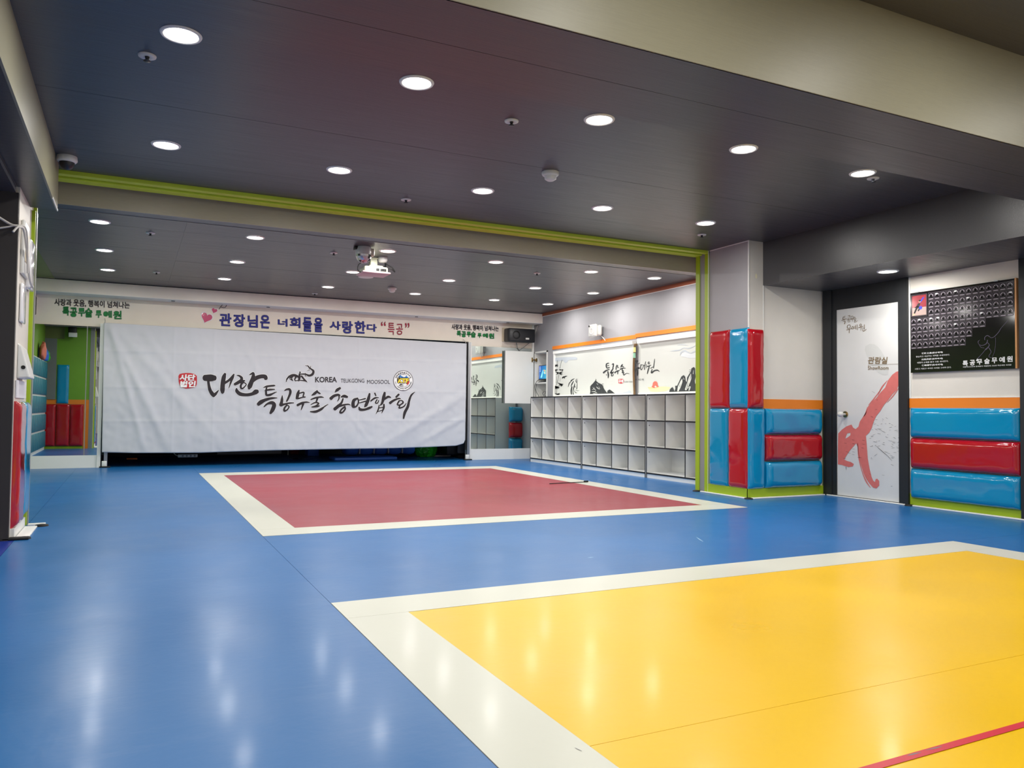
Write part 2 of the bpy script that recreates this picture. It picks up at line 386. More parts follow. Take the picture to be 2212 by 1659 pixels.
h2 = thing('trim_4', 'film beam, light painted on its face, behind the lime green header', None, (5, 12, 4.2), kind=S)
box('beam_face', -2.7, 11.4, 12.0, 12.02, 4.2, 4.6, 'film_lit_brown', h2); box('beam_body', -2.7, 11.4, 12.02, 12.3, 4.203, 4.6, 'dark_film', h2)  # front face is the film with light painted in, body the plain film
box('edge_strip', -2.7, 11.4, 12.29, 12.302, 4.197, 4.22, 'channel_grey', h2)

# ================================================================== walls
wr = thing('wall_right', 'right wall of the front hall with door, poster and pads', None, (XR, 3, 0), kind=S)
box('wall_body', XR, XR+.2, -5, 8.645, 0, 5.2, 'beige_wall', wr); box('wall_body', XR, XR+.2, 10.38, 10.5, 0, 5.2, 'beige_wall', wr); box('wall_body', XR, XR+.2, 8.645, 10.38, 3.68, 5.2, 'beige_wall', wr)
box('orange_strip', XR-.012, XR, 6.86, 8.64, 1.60, 1.755, 'orange', wr); box('lime_board', XR-.012, XR, 6.86, 8.64, 0, .2, 'lime', wr)
box('lime_board', XR-.02, XR, 10.385, 10.42, 0, 1.57, 'lime', wr); box('orange_strip', XR-.02, XR, 10.385, 10.42, 1.57, 1.735, 'orange', wr)
box('edge_strip', XR-.014, XR, 8.612, 8.64, 1.755, 3.75, 'white_trim', wr); box('edge_strip', XR-.013, XR, 6.86, 8.64, 1.755, 1.765, 'white_trim', wr)
wp = thing('wall_partition', 'pillar wall with pads between opening and door', None, (9.7, 10.42, 0), kind=S)
box('wall_body', 9.69, 10.03, YP, 11.45, 0, ZC+.05, 'grey_wall', wp); box('wall_body', 10.03, XR, YP+.002, 11.45, 0, ZBK+.05, 'beige_wall', wp)
box('wall_body', 9.70, 11.6, 11.45, YB, 0, 4.6, 'beige_wall', wp); box('front_skin', 9.69, 10.03, YP-.008, YP, 2.9, ZC, 'beige_wall', wp)
box('corner_bead', 9.682, 9.70, YP-.014, YP+.006, 2.95, ZC, 'white_trim', wp); box('corner_bead', 10.022, 10.034, YP-.012, YP, 2.95, ZC, 'white_trim', wp)
box('top_bead', 9.684, 9.69, YP, 11.44, ZC-.014, ZC, 'white_trim', wp)
box('orange_strip', 10.03, XR-.02, YP-.012, YP, 1.57, 1.735, 'orange', wp)
box('lime_board', 9.655, 9.69, YP-.02, 11.44, 0, .17, 'lime', wp); box('lime_board', 9.655, XR-.02, YP-.035, YP, 0, .17, 'lime', wp)
mb = MB(); mb.add([Vector((9.86+.022*math.cos(t), YP-.010, 4.02-.12+.045*math.sin(t))) for t in [k*math.pi/8 for k in range(16)]], [list(range(16))]); mb.build('pale_oval', 'pale_cream', wp)  # small pale oval high on the pillar front
wl = thing('wall_left', 'left pillar wall of the opening, white above pads', None, (-1.2, 11, 0), kind=S)
box('wall_body', -2.7, -1.17, 10.26, YB, 0, 4.6, 'beige_wall', wl); box('black_panel', -5, -1.175, 10.2, 10.26, 0, 3.87, 'black_panel', wl)
box('baseboard', -1.17, -1.13, 10.28, 11.3, 0, .12, 'white_trim', wl)
box('lime_post', -1.17, -1.13, 11.42, 11.5, 0, ZL, 'lime', wl); box('pale_post', -1.17, -1.12, 11.5, 11.6, 0, ZL, 'channel_grey', wl)
box('pale_post', -1.17, -1.13, 11.6, 11.66, 0, ZL+.2, 'lime', wl)
# the side of it that the far mirror shows
box('back_skin', -2.7, -1.3, YB, YB+.02, 1.6, 4.45, 'green_wall', wl); box('grey_skin', -2.69, -2.32, YB+.02, YB+.05, 1.7, 3.8, 'dark_grey_wall', wl)
box('back_skin', -2.7, -1.3, YB, YB+.015, 0, .1, 'lime', wl); box('back_skin', -2.69, -1.3, YB, YB+.025, 1.54, 1.7, 'orange', wl); box('back_skin', -1.45, -1.3, YB+.016, YB+.026, 0, 1.54, 'orange', wl); box('edge_post', -1.3, -1.17, YB, YB+.03, 0, 4.4, 'channel_grey', wl)
box('grey_skin', -2.69, -2.1, YB+.02, YB+.06, 3.8, 4.4, 'green_film', wl)
for i, (a, b) in enumerate(((-2.68, -2.3), (-2.29, -1.88), (-1.87, -1.46))):
    pad('wall_pad', 'pad_red', a, b, .09, 1.53, YB+.025, 1, 1, .07, ('red pad left of the others, seen in the far left mirror', 'middle red pad seen in the far left mirror', 'red pad beside the orange edge, seen in the far left mirror')[i], 20+i)
pad('wall_pad', 'pad_blue', -2.29, -1.93, 1.56, 2.9, YB+.025, 1, 1, .06, 'blue pad on the green wall seen in the far left mirror', 24)
wx = thing('wall_back', 'cream back wall with lettering above banner and mirrors', None, (4, 21.5, 0), kind=S)
box('wall_body', -2.68, 11.4, 21.5, 21.7, 3.52, 4.6, 'cream_wall', wx)
box('wall_body', -2.68, -.62, 21.5, 21.7, 0, 3.52, 'cream_wall', wx); box('wall_body', 9.06, 11.4, 21.5, 21.7, 0, 3.52, 'cream_wall', wx)
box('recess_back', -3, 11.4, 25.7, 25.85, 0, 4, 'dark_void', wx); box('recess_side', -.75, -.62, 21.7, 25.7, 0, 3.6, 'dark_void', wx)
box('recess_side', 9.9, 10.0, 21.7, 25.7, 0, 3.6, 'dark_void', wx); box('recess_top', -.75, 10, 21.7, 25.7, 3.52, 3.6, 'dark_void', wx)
box('corner_bead', 11.18, 11.245, 21.47, 21.5, 1.7, 4.14, 'white_trim', wx)
so = thing('trim_5', 'white soffit box along the top of the back wall', None, (4, 21.0, 4.14), kind=S)
box('soffit_body', -2.68, 11.25, 20.93, 21.6, 4.15, 4.6, 'soffit_white', so); box('soffit_underside', -2.68, 11.25, 20.93, 21.6, 4.14, 4.15, 'white_trim', so)
box('edge_line', -2.68, 11.25, 20.923, 20.93, 4.435, 4.45, 'black_frame', so)
for x in (0.9, 3.2, 7.3, 10.2): MB().cyl((x, 21.2, 4.125), .045, .015, n=14).build('vent_cap', 'grey_plastic', so)
WX = 11.25
wf = thing('wall_side', 'grey right wall of the far hall with orange strips', None, (WX, 16, 0), kind=S)
box('wall_body', WX, WX+.1, YB, 20.58, 0, 4.6, 'grey_wall', wf); box('wall_body', WX, WX+.1, 20.58, 21.46, 3.31, 4.6, 'grey_wall', wf)
box('wall_body', WX, WX+.1, 21.46, 21.5, 0, 4.6, 'grey_wall', wf); box('wall_body', WX, WX+.1, 20.58, 21.46, 0, 1.85, 'grey_wall', wf); box('wall_core', WX+.6, WX+.7, YB, 21.75, 0, 4.6, 'grey_wall', wf)
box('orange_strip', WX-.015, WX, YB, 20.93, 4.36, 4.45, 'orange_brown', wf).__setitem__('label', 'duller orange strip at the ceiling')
box('orange_strip', WX-.015, WX, 16.0, 20.28, 3.302, 3.397, 'orange', wf); box('orange_strip', WX-.04, WX, YB, 16.0, 3.322, 3.417, 'orange', wf)
box('edge_strip', WX-.012, WX, YB, 20.93, 4.348, 4.36, 'white_trim', wf)
ws = box('wall_side', -2.9, -2.68, YB, 21.75, 0, 4.6, 'green_wall', kind=S, label='green left wall of the far hall')
box('wall_rear', -5.1, 11.7, -5.2, -5, 0, 5.2, 'beige_wall', kind=S, label='wall behind the camera'); box('wall_side', -5.2, -5, -5, 10.3, 0, 5.2, 'beige_wall', kind=S, label='far left wall of the front hall')

# ================================================================== lime opening frame
of = thing('trim_6', 'lime green frame of the wide sliding opening', None, (5, 11.6, 0), kind=S)
zt = 4.47
box('header_strip', -1.17, 9.69, 11.45, 11.565, zt, ZC+.04, 'lime_lit', of); box('header_channel', -1.17, 9.69, 11.565, 11.66, zt+.025, ZC+.04, 'lime_dark', of, label='recessed dark channel')
box('header_strip', -1.17, 9.69, 11.66, 11.84, zt-.01, ZC+.04, 'lime_lit', of); box('header_lip', -1.17, 9.69, 11.645, 11.66, zt-.004, ZC+.03, 'lime_lit', of)
box('jamb_strip', 9.665, 9.69, 11.45, 11.55, 0, ZC, 'lime', of); box('jamb_channel', 9.68, 9.695, 11.55, 11.70, 0, ZC, 'channel_grey', of, label='grey channel between the green strips')
box('jamb_strip', 9.665, 9.69, 11.70, 11.81, 0, zt, 'lime', of); box('jamb_lip', 9.66, 9.672, 11.445, 11.452, 0, ZC, 'white_trim', of)

# ================================================================== base trims
def skirting(name, pts, caps, label):
    t = thing(name, label, None, pts[0][:2]+(0,), kind=S)
    for (x0, x1, y0, y1) in pts[1:]:
        mb = MB(); mb.bbox(x0, x1, y0, y1, 0, .022, .006); mb.build('strip', 'white_trim', t)
    for (x, y) in caps: mb = MB(); mb.lathe((x, y, 0), [(.075, 0), (.07, .018), (.03, .026), (.001, .027)], n=16); mb.build('end_cap', 'rubber', t)
skirting('baseboard_right', [(10, 10.3), (9.6, 9.655, 10.43, 11.6), (9.66, 11.42, 10.31, 10.385), (11.43, 11.48, 8.7, 10.3), (11.43, 11.49, 6.4, 8.56)], [(9.64, 10.36), (9.62, 11.72), (11.46, 8.63)], 'white strip with black end caps along the right base')
skirting('baseboard_left', [(-1.1, 10.3), (-1.12, -.99, 10.36, 11.2), (-1.11, -.92, 11.36, 11.46)], [(-1.04, 10.30), (-.95, 11.3)], 'white strip with black end caps along the left base')
MB().bbox(-1.4, -1.25, 10.1, 10.19, 0, .03, .008).build('baseboard_left', 'white_trim', kind=S, label='short white strip in front of the black panel')
MB().bbox(-1.24, -.98, 10.2, 10.30, 0, .03, .01).build('baseboard_left', 'rubber', kind=S, label='black foot at the corner of the left pillar')
box('trim_7', 11.44, 11.6, 6.45, 6.84, 0, ZBK, 'black_frame', kind=S, label='black post at the right end of the poster wall')

# ================================================================== door
do = thing('door_1', 'white showroom door with a red brush stroke in black frame', None, (XR, 9.45, 0), kind=S)
def fr(name, y0, y1, z0, z1, d=.06): box(name, XR-d, XR+.15, y0, y1, z0, z1, 'black_frame', do)
fr('frame_post', 10.195, 10.385, 0, ZBK, .05); fr('frame_post', 10.10, 10.195, 0, 3.37, .03); fr('frame_post', 8.645, 8.815, 0, ZBK, .05); fr('frame_head', 8.815, 10.195, 3.37, ZBK, .02)
box('door_leaf', XR-.012, XR+.06, 8.815, 10.10, .03, 3.37, 'door_white', do)
box('leaf_edge', XR-.02, XR-.01, 8.815, 8.835, .03, 3.36, 'white_trim', do)
DP = lambda lift: (lambda a, b: (lambda q: Vector((XR-lift, min(max(q.y, 8.83), 10.098), q.z)))(at(1740+a/3.073, 580+b/3.073, 0, XR-.02)))
kn = MB(); c = at(1826, 895, 0, XR-.02); kn.cyl((XR-.03, c.y, c.z), .055, .02, axis=0, mi=1); kn.lathe((XR-.03, c.y, c.z), [(.02, 0), (.02, .05), (.045, .08), (.05, .12), (.035, .16), (.001, .165)], axis=0, n=20, sign=-1)
kn.build('door_knob', ['white_plastic', 'brass'], do, label='white knob on a brass rose')
mb = MB()
main = [(640, 680), (600, 686), (575, 705), (545, 745), (528, 790), (495, 825), (470, 858), (440, 885), (415, 915), (402, 950), (380, 985), (360, 1015), (350, 1050), (332, 1066),
        (316, 1058), (304, 1036), (270, 1048), (240, 1070), (216, 1095), (214, 1180), (214, 1300), (240, 1304), (262, 1312), (285, 1318), (312, 1314), (320, 1298), (300, 1285), (275, 1278), (256, 1268),
        (272, 1240), (292, 1210), (318, 1180), (335, 1160), (345, 1185), (352, 1240), (366, 1300), (384, 1360), (404, 1400), (425, 1430), (448, 1455), (470, 1460), (488, 1440), (488, 1410), (474, 1395), (464, 1400), (460, 1418),
        (448, 1408), (438, 1385), (424, 1330), (412, 1260), (406, 1180), (400, 1110), (420, 1092), (438, 1060), (450, 1020), (468, 980), (496, 945), (520, 905), (550, 870), (575, 835), (605, 805), (640, 765)]
poly(mb, main, DP(.016), holes=[[(262, 1130), (275, 1095), (298, 1090), (296, 1108), (278, 1122)]])
ribbons(mb, [[(540, 745, 3), (505, 790, 9), (480, 840, 3)], [(500, 800, 2), (455, 862, 7), (418, 905, 3)], [(345, 1160, 3), (352, 1250, 7), (372, 1340, 4), (400, 1410, 8), (430, 1455, 3)], [(620, 790, 3), (580, 845, 7), (540, 890, 2)], [(410, 920, 3), (398, 960, 7), (385, 985, 2)]], DP(.016))
mb.build('brush_print', 'ink_coral', do, label='faded red brush stroke print')
mb = MB(); poly(mb, [(392, 540), (396, 515), (425, 500), (455, 503), (480, 520), (500, 545), (520, 580), (535, 615), (545, 650), (550, 680), (545, 705), (515, 708), (480, 690), (450, 660), (425, 620), (405, 580)], DP(.014)); mb.build('print_shadow', 'ink_grey', do)
mb = MB(); text(mb, '관람실', 415, 543, 632, 588, DP(.018), weight=.018, shear=.15); text(mb, 'ShowRoom', 414, 551, 672, 648, DP(.018), weight=.006)
ribbons(mb, [[(414, 642, 1.6), (630, 632, 1.6)]], DP(.018), cap=False)
ribbons(mb, [[(238, 345, 2.5), (262, 338, 2.5), (272, 330, 2)], [(248, 322, 2), (262, 316, 2.5)], [(246, 330, 2), (262, 326, 2)], [(248, 322, 2), (248, 338, 3), (264, 336, 2)], [(248, 352, 2), (262, 350, 4), (258, 368, 5)],
  [(280, 316, 2), (294, 312, 3), (292, 326, 2)], [(284, 326, 2), (282, 336, 2)], [(272, 340, 2), (302, 334, 2)], [(288, 340, 2), (280, 348, 2), (286, 356, 2), (294, 350, 2), (288, 341, 1.5)],
  [(302, 318, 2), (302, 332, 2), (316, 330, 2), (314, 316, 2), (302, 318, 2)], [(298, 340, 2), (322, 334, 2)], [(311, 337, 2), (311, 352, 1.5)], [(326, 320, 2), (320, 330, 2)], [(326, 322, 2), (333, 330, 2)], [(318, 336, 2), (338, 334, 1.5)], [(328, 336, 2), (328, 342, 2)], [(322, 346, 2), (334, 344, 2), (324, 352, 2), (326, 358, 2), (346, 346, 1.5)]], DP(.018))
ribbons(mb, [[(278, 378, 3), (278, 396, 4), (296, 392, 3), (294, 374, 3), (278, 378, 3)], [(272, 408, 4), (306, 398, 2.5)], [(290, 404, 4), (289, 428, 3)], [(312, 384, 3), (306, 394, 3), (312, 402, 3), (320, 394, 3), (313, 384, 3)], [(322, 388, 2.5), (330, 386, 2)], [(322, 397, 2.5), (331, 394, 2)], [(332, 376, 3), (334, 404, 3)], [(342, 372, 3), (344, 408, 3)],
  [(364, 368, 3), (358, 376, 3), (366, 382, 3), (372, 374, 3), (365, 367, 2)], [(352, 392, 4), (382, 384, 2.5)], [(368, 390, 3), (367, 412, 2)], [(374, 398, 2.5), (386, 394, 2)], [(390, 372, 3), (390, 404, 4)], [(378, 404, 3), (384, 416, 4), (404, 402, 2)]], DP(.018))
mb.build('door_lettering', 'ink_brown', do)
mb = MB(); random.seed(3)
for i in range(75):
    a = random.uniform(420, 630); b = random.gauss(1130, 70) if i < 60 else random.uniform(740, 1480); l = random.uniform(5, 30)*(1 if i % 9 else 1.8); an = random.gauss(.1, .35)
    if b < 700 or b > 1500: continue
    ribbons(mb, [[(a, b, .6), (a+l/2*math.cos(an), b+l/2*math.sin(an), random.uniform(1, 2)), (min(a+l*math.cos(an), 632), b+l*math.sin(an), .5)]], DP(.0195), cap=False)
for i in range(14):
    a = random.uniform(225, 400); b = random.uniform(1100, 1260); ribbons(mb, [[(a, b, .6), (a+9, b+2, 1.3), (a+20, b+3, .5)]], DP(.0195), cap=False)
ribbons(mb, [[(465, 1175, 1), (510, 1215, 3), (545, 1245, 2), (575, 1278, 1)], [(268, 1318, 3), (270, 1338, 1)]], DP(.0195))
mb.build('scratches', 'ink', do)

# ================================================================== pads
pad('wall_pad', 'pad_red', 11.40, 10.88, 1.575, 2.985, 9.69, 0, -1, .07, 'upper red wall pad beside the lime green jamb', 1)
pad('wall_pad', 'pad_blue', 10.87, 10.40, 1.575, 2.985, 9.69, 0, -1, .07, 'upper blue wall pad on the pillar, left of the corner', 2)
pad('wall_pad', 'pad_blue', 11.40, 10.90, .16, 1.565, 9.69, 0, -1, .07, 'lower blue wall pad beside the lime green jamb', 3)
pad('wall_pad', 'pad_red', 10.89, 10.40, .16, 1.565, 9.69, 0, -1, .07, 'lower red wall pad on the pillar, left of the corner', 4)
pad('wall_pad', 'pad_red', 9.66, 10.01, 1.575, 2.96, YP-.008, 1, -1, .07, 'upper red wall pad on the pillar front under bare wall', 5)
pad('wall_pad', 'pad_blue', 9.66, 10.03, .165, 1.565, YP-.008, 1, -1, .07, 'lower upright blue wall pad on the pillar front', 6)
pad('wall_pad', 'pad_blue', 10.04, 11.39, 1.115, 1.57, YP, 1, -1, .12, 'topmost of three lying pads left of the door, blue', 7)
pad('wall_pad', 'pad_red', 10.04, 11.39, .645, 1.105, YP, 1, -1, .12, 'red lying pad between two blue ones left of the door', 8)
pad('wall_pad', 'pad_blue', 10.04, 11.39, .17, .635, YP, 1, -1, .12, 'lowest of three lying pads left of the door, blue', 9)
pad('wall_pad', 'pad_blue', 8.60, 6.85, 1.12, 1.6, XR-.012, 0, -1, .09, 'topmost blue pad under the black poster', 10)
pad('wall_pad', 'pad_red', 8.60, 6.85, .625, 1.11, XR-.012, 0, -1, .09, 'red pad between two blue pads under the poster', 11)
pad('wall_pad', 'pad_blue', 8.60, 6.85, .14, .615, XR-.012, 0, -1, .09, 'lowest blue pad under the poster near the floor', 12)
pad('wall_pad', 'pad_red', 10.30, 10.84, .12, 1.54, -1.17, 0, 1, .075, 'red wall pad on the left pillar beside black panel', 13)
pad('wall_pad', 'pad_blue', 10.85, 11.40, .16, 1.54, -1.17, 0, 1, .075, 'blue wall pad on the left pillar', 14)
for i, (c_, z0, z1) in enumerate((('pad_blue', 1.12, 1.6), ('pad_red', .62, 1.1), ('pad_blue', .1, .6))):
    pad('wall_pad', c_, 10.85, 11.3, z0, z1, 20.5, 1, 1, .2, ('top blue cushion in the mirror gap behind the cubbies', 'red cushion in the mirror gap behind the cubbies', 'bottom blue cushion in the mirror gap behind the cubbies')[i], 30+i)
# ================================================================== poster
po = thing('poster_board', 'glossy black poster board with rows of small photos and white Korean lettering', 'poster', (XR-.02, 7.74, 2.17))
box('board', XR-.05, XR-.015, 6.90, 8.585, 2.17, 3.475, 'poster_black', po); box('edge_strip', XR-.056, XR-.012, 6.875, 6.90, 2.17, 3.48, 'wood_edge', po, label='wooden side edge')
PY0, PW, PZ0, PH = 8.585, 1.685, 2.17, 1.305
PP = lambda lift: (lambda a, b: Vector((XR-.05-lift, PY0-a*PW, PZ0+PH-b*PH)))
lines = MB(); wht = MB()
cw = .985/16; ch = .685/7; random.seed(11)
rows = [(3, 16), (3, 16), (3, 16), (0, 16), (0, 12), (0, 10), (0, 9)]
asp = PW/PH
for r, (a, b) in enumerate(rows):
    for c in range(a, b):
        ce = MB()
        x0 = .008+c*cw; y0 = .025+r*ch; x1 = x0+cw*.93; y1 = y0+ch*.93; cx = (x0+x1)/2; cyy = (y0+y1)/2
        poly(ce, [(x0, y0), (x1, y0), (x1, y1), (x0, y1)], PP(.001), 0)
        t = .0022
        for q in ((x0, y0, x1, y0+t*asp), (x0, y1-t*asp, x1, y1), (x0, y0, x0+t, y1), (x1-t, y0, x1, y1)):
            poly(ce, [(q[0], q[1]), (q[2], q[1]), (q[2], q[3]), (q[0], q[3])], PP(.002), 1)
        ring = ell(cx, cyy-.002, .022, .022*asp, 14, math.pi*.95, math.pi*2.05)
        inn = ell(cx, cyy-.002, .015, .015*asp, 14, math.pi*.95, math.pi*2.05)[::-1]
        poly(ce, ring+inn, PP(.003), 2)
        poly(ce, [(x0+.01, y1-.016), (x1-.01, y1-.016), (x1-.006, y1-.007), (x0+.006, y1-.007)], PP(.003), 2)
        j = lambda s=.006: random.uniform(-s, s)
        ribbons(ce, [[(cx+j(), cyy-.014, .012), (cx+j(), cyy+.006, .012)], [(cx-.014+j(), cyy+.02*asp+j(), .005), (cx, cyy+.004, .009), (cx+.012+j(), cyy-.016+j(), .004)],
                       [(cx+.014+j(), cyy+.02*asp+j(), .005), (cx, cyy+.004, .009), (cx-.012+j(), cyy-.014+j(), .004)]], PP(.004), 3, cap=False)
        poly(ce, ell(cx+j(.003), cyy-.02, .0055, .0055*asp, 10), PP(.004), 3)
        if random.random() < .12: poly(ce, ell(cx+j(.01), cyy-.02, .014, .009, 12), PP(.005), 4)
        ce.build('small_photo', ['poster_cell', 'poster_line', 'poster_arc', 'poster_fig', 'poster_white'], po)
lines2 = [(.012, .03, .178, .303)]
for x0, y0, x1, y1 in lines2:
    t = .004
    for q in ((x0, y0, x1, y0+t), (x0, y1-t, x1, y1), (x0, y0, x0+t, y1), (x1-t, y0, x1, y1)): poly(lines, [(q[0], q[1]), (q[2], q[1]), (q[2], q[3]), (q[0], q[3])], PP(.002))
lines.build('photo_outline', 'poster_line', po)
mb = MB(); poly(mb, [(.02, .04), (.17, .04), (.17, .19), (.02, .19)], PP(.001), 0); poly(mb, [(.02, .19), (.17, .19), (.17, .29), (.02, .29)], PP(.001), 1)
ribbons(mb, [[(.045, .26, .014), (.065, .21, .02), (.085, .17, .028), (.10, .14, .022)], [(.085, .18, .014), (.10, .20, .018), (.085, .235, .014)], [(.05, .19, .01), (.08, .175, .016)]], PP(.003), 2)
ribbons(mb, [[(.105, .13, .014), (.125, .10, .014), (.145, .07, .012)]], PP(.0035), 3, cap=False); poly(mb, ell(.112, .196, .017, .021), PP(.004), 3); poly(mb, ell(.103, .115, .012, .014), PP(.004), 4); poly(mb, ell(.104, .108, .012, .012), PP(.0045), 2); poly(mb, ell(.04, .272, .012, .012), PP(.004), 4)
mb.build('kick_photo', ['poster_red', 'poster_sand', 'poster_fig', 'poster_blue', 'poster_skin'], po, label='red photo of a kicking fighter')
# staff fighter drawn in thin light lines
mb = MB()
ribbons(mb, [[(.94, .46, .004), (.88, .54, .004), (.86, .58, .006), (.82, .63, .006), (.79, .64, .005)], [(.79, .64, .004), (.76, .61, .007), (.735, .63, .006), (.735, .66, .005)], [(.76, .66, .006), (.75, .70, .008), (.71, .72, .006), (.68, .70, .004), (.675, .67, .006), (.69, .655, .003)],
 [(.76, .69, .004), (.775, .72, .006), (.76, .75, .01), (.74, .77, .014)], [(.74, .77, .005), (.72, .80, .005), (.69, .84, .005), (.665, .87, .008)], [(.77, .75, .006), (.79, .80, .006), (.77, .85, .005), (.80, .87, .004)], [(.83, .64, .003), (.83, .72, .003), (.82, .80, .003), (.80, .86, .003)], [(.68, .70, .003), (.70, .74, .004), (.73, .75, .004)]], PP(.003))
mb.build('staff_figure', 'poster_glow', po)
mb = MB(); ribbons(mb, [[(.668, .872, .012), (.658, .895, .01)]], PP(.004)); 
for i, ch_ in enumerate('특공무술무예원'):
    x = .53+i*.0665; text(mb, ch_, x, x+.046, .945-.004*i, .885-.004*i, PP(.003), weight=.03)
for (s, x0, x1, y1, y0, wgt) in (('勝敗之道(한상세계)', .12, .335, .778, .756, .02), ('한순하고 세상하는 세계를 사세하한다.', .06, .405, .812, .793, .0), ('日就月將(한주하세)', .12, .335, .853, .831, .02), ('세월의 손재를 한고 고통 세세한다.', .07, .39, .887, .868, .0),
        ('仁義禮智(한세세계)', .12, .335, .926, .904, .02), ('사랑고 세움고 세세한 사세한 고세하 한다.', .045, .42, .963, .944, .0), ('세종하고고으로 한세음악 세월한세 고승한 목한세한 세세한', .53, .965, .965, .950, .01)):
    text(mb, s, x0, x1, y1, y0, PP(.003), weight=wgt)
mb.build('poster_lettering', 'poster_white', po, kind='stuff')
for yy in (8.46, 7.17):
    mb = MB(); mb.box(XR-.06, XR-.005, yy-.03, yy+.03, 3.47, 3.485); mb.build('clip', 'aluminium', po)

# ================================================================== lettering on the back wall
BW = 21.5
WP = lambda lift: (lambda a, b: (lambda q: Vector((q.x, BW-lift, q.z)))(at(a, b, 1, BW-lift)))
def wall_chars(items, m, name, wgt=.0, halo=.8, lift=.006):
    """items: (text, left, right, top at left, bottom at left, top at right, bottom at right)"""
    h = MB(); mb = MB()
    for s_, x0, x1, t0, b0, t1, b1_ in items:
        def sl(l, dx=0, dy=0):
            f = WP(l)
            def g_(a, b):
                t = (a-x0)/(x1-x0); tp = t0+(t1-t0)*t; bt = b0+(b1_-b0)*t
                return f(a+dx, bt+(tp-bt)*b+dy)
            return g_
        for k in range(8 if halo else 0):
            text(h, s_, x0, x1, 0, 1, sl(lift-.003, halo*math.cos(k*math.pi/4), halo*math.sin(k*math.pi/4)), weight=wgt)
        text(mb, s_, x0, x1, 0, 1, sl(lift), weight=wgt)
    if halo: h.build(name+'_outline', 'ink_white', wx, kind='stuff')
    return mb.build(name, m, wx, kind='stuff')
wall_chars([('사랑과 웃음, 행복이 넘쳐나는', 118, 280, 645, 660, 653, 667), ('사랑과 웃음, 행복이 넘쳐나는', 976, 1077, 700, 712, 705, 716)], 'ink_dark', 'slogan_lettering', .012, .5)
GC = [('특', 135.6, 149, 663, 681), ('공', 151.5, 166, 665, 684), ('무', 169.5, 183, 666, 683), ('술', 184, 199, 666, 685), ('무', 207, 219, 671, 686), ('예', 224, 241, 672, 686), ('원', 245, 262, 672, 689)]
G2 = [(c, 987+(x0-135.6)*.633, 987+(x1-135.6)*.633, 715+(t-663)*.62, 715+(b-663)*.62) for c, x0, x1, t, b in GC]
wall_chars([(c, x0, x1, t, b, t, b) for c, x0, x1, t, b in GC+G2], 'ink_green', 'green_lettering', .02, .7)
mb = MB()
for c, x0, x1, t, b in GC+G2:
    w_, h_ = x1-x0, b-t
    if c == '무': poly(mb, [(x0+w_*.2, t), (x0+w_*.8, t), (x0+w_*.8, t+h_*.42), (x0+w_*.2, t+h_*.42)], WP(.007))
    if c == '공': poly(mb, ell(x0+w_*.5, t+h_*.8, w_*.24, h_*.17, 16), WP(.007))
    if c == '예': poly(mb, ell(x0+w_*.2, t+h_*.42, w_*.18, h_*.24, 16), WP(.007))
    if c == '원': poly(mb, ell(x0+w_*.38, t+h_*.2, w_*.2, h_*.16, 16), WP(.007))
mb.build('green_lettering', 'ink_green', wx, kind='stuff')
wall_chars([(c, x0, x1, t, b, t+(x1-x0)*.05, b+(x1-x0)*.05) for c, x0, x1, t, b in (('관', 475, 499, 677, 703), ('장', 505, 528.5, 679, 705), ('님', 536, 556, 681, 706), ('은', 563, 582, 681, 708), ('너', 601, 620, 689, 704), ('희', 627, 648, 686, 707),
    ('들', 655, 673, 686, 715), ('을', 679, 696, 687, 716), ('사', 713, 735, 694, 711), ('랑', 740, 761, 694, 719), ('한', 767, 789, 694, 719), ('다', 793, 813, 700, 715))], 'ink_blue', 'blue_lettering', .022, .8)
wall_chars([('“', 823, 833, 695, 704, 695, 704), ('특', 838, 852, 697, 723, 698, 723), ('공', 856, 870, 700, 723, 700, 723), ('”', 875, 884, 698, 708, 698, 708)], 'ink_crimson', 'red_lettering', .0, .6)
def heart(cx, cy, s, rot):
    pts = []
    for i in range(40):
        t = 2*math.pi*i/40; x = 16*math.sin(t)**3; y = -(13*math.cos(t)-5*math.cos(2*t)-2*math.cos(3*t)-math.cos(4*t))
        pts.append((cx+s*(x*math.cos(rot)-y*math.sin(rot)), cy+s*(x*math.sin(rot)+y*math.cos(rot))))
    return pts
mb = MB(); poly(mb, heart(446, 686, .9, .35), WP(.005), 0); poly(mb, heart(463, 671, .46, .35), WP(.005), 0)
poly(mb, heart(446, 686, .75, .35), WP(.008), 1); poly(mb, heart(463, 671, .38, .35), WP(.008), 1); mb.build('heart_sticker', ['ink_white', 'ink_pink'], wx, label='two pink heart stickers')
MB().tube([at(473, 668, 1, 21.42), at(480, 659, 1, 21.38), at(489, 658, 1, 21.35), at(486, 664, 1, 21.37), at(476, 663, 1, 21.4)], .008).build('loose_wire', 'black_plastic', so)

# ================================================================== mirrors
def mirror_unit(name, x0, x1, z0, z1, label):
    t = thing(name, label, 'mirror', ((x0+x1)/2, 21.45, 0))
    box('mirror_glass', x0, x1, 21.452, 21.46, z0, z1, 'mirror', t)
    box('backing', x0, x1, 21.46, 21.497, z0, z1, 'black_frame', t)
    box('base_box', x0-.06, x1+.04, 21.43, 21.497, 0, z0, 'white_board', t)
    return t
m1 = mirror_unit('wall_mirror', -2.6, -.70, .30, 3.42, 'tall wall mirror left of the banner on a white base')
box('edge_frame', -.70, -.62, 21.40, 21.497, 0, 3.5, 'white_trim', m1)
box('mirror_joint', -.985, -.965, 21.449, 21.452, .3, 3.42, 'channel_grey', m1)
m2 = mirror_unit('wall_mirror', 9.13, 11.15, .32, 3.40, 'tall wall mirror right of the banner behind the open cabinet door')
box('edge_frame', 9.07, 9.13, 21.44, 21.497, 0, 3.5, 'white_trim', m2)

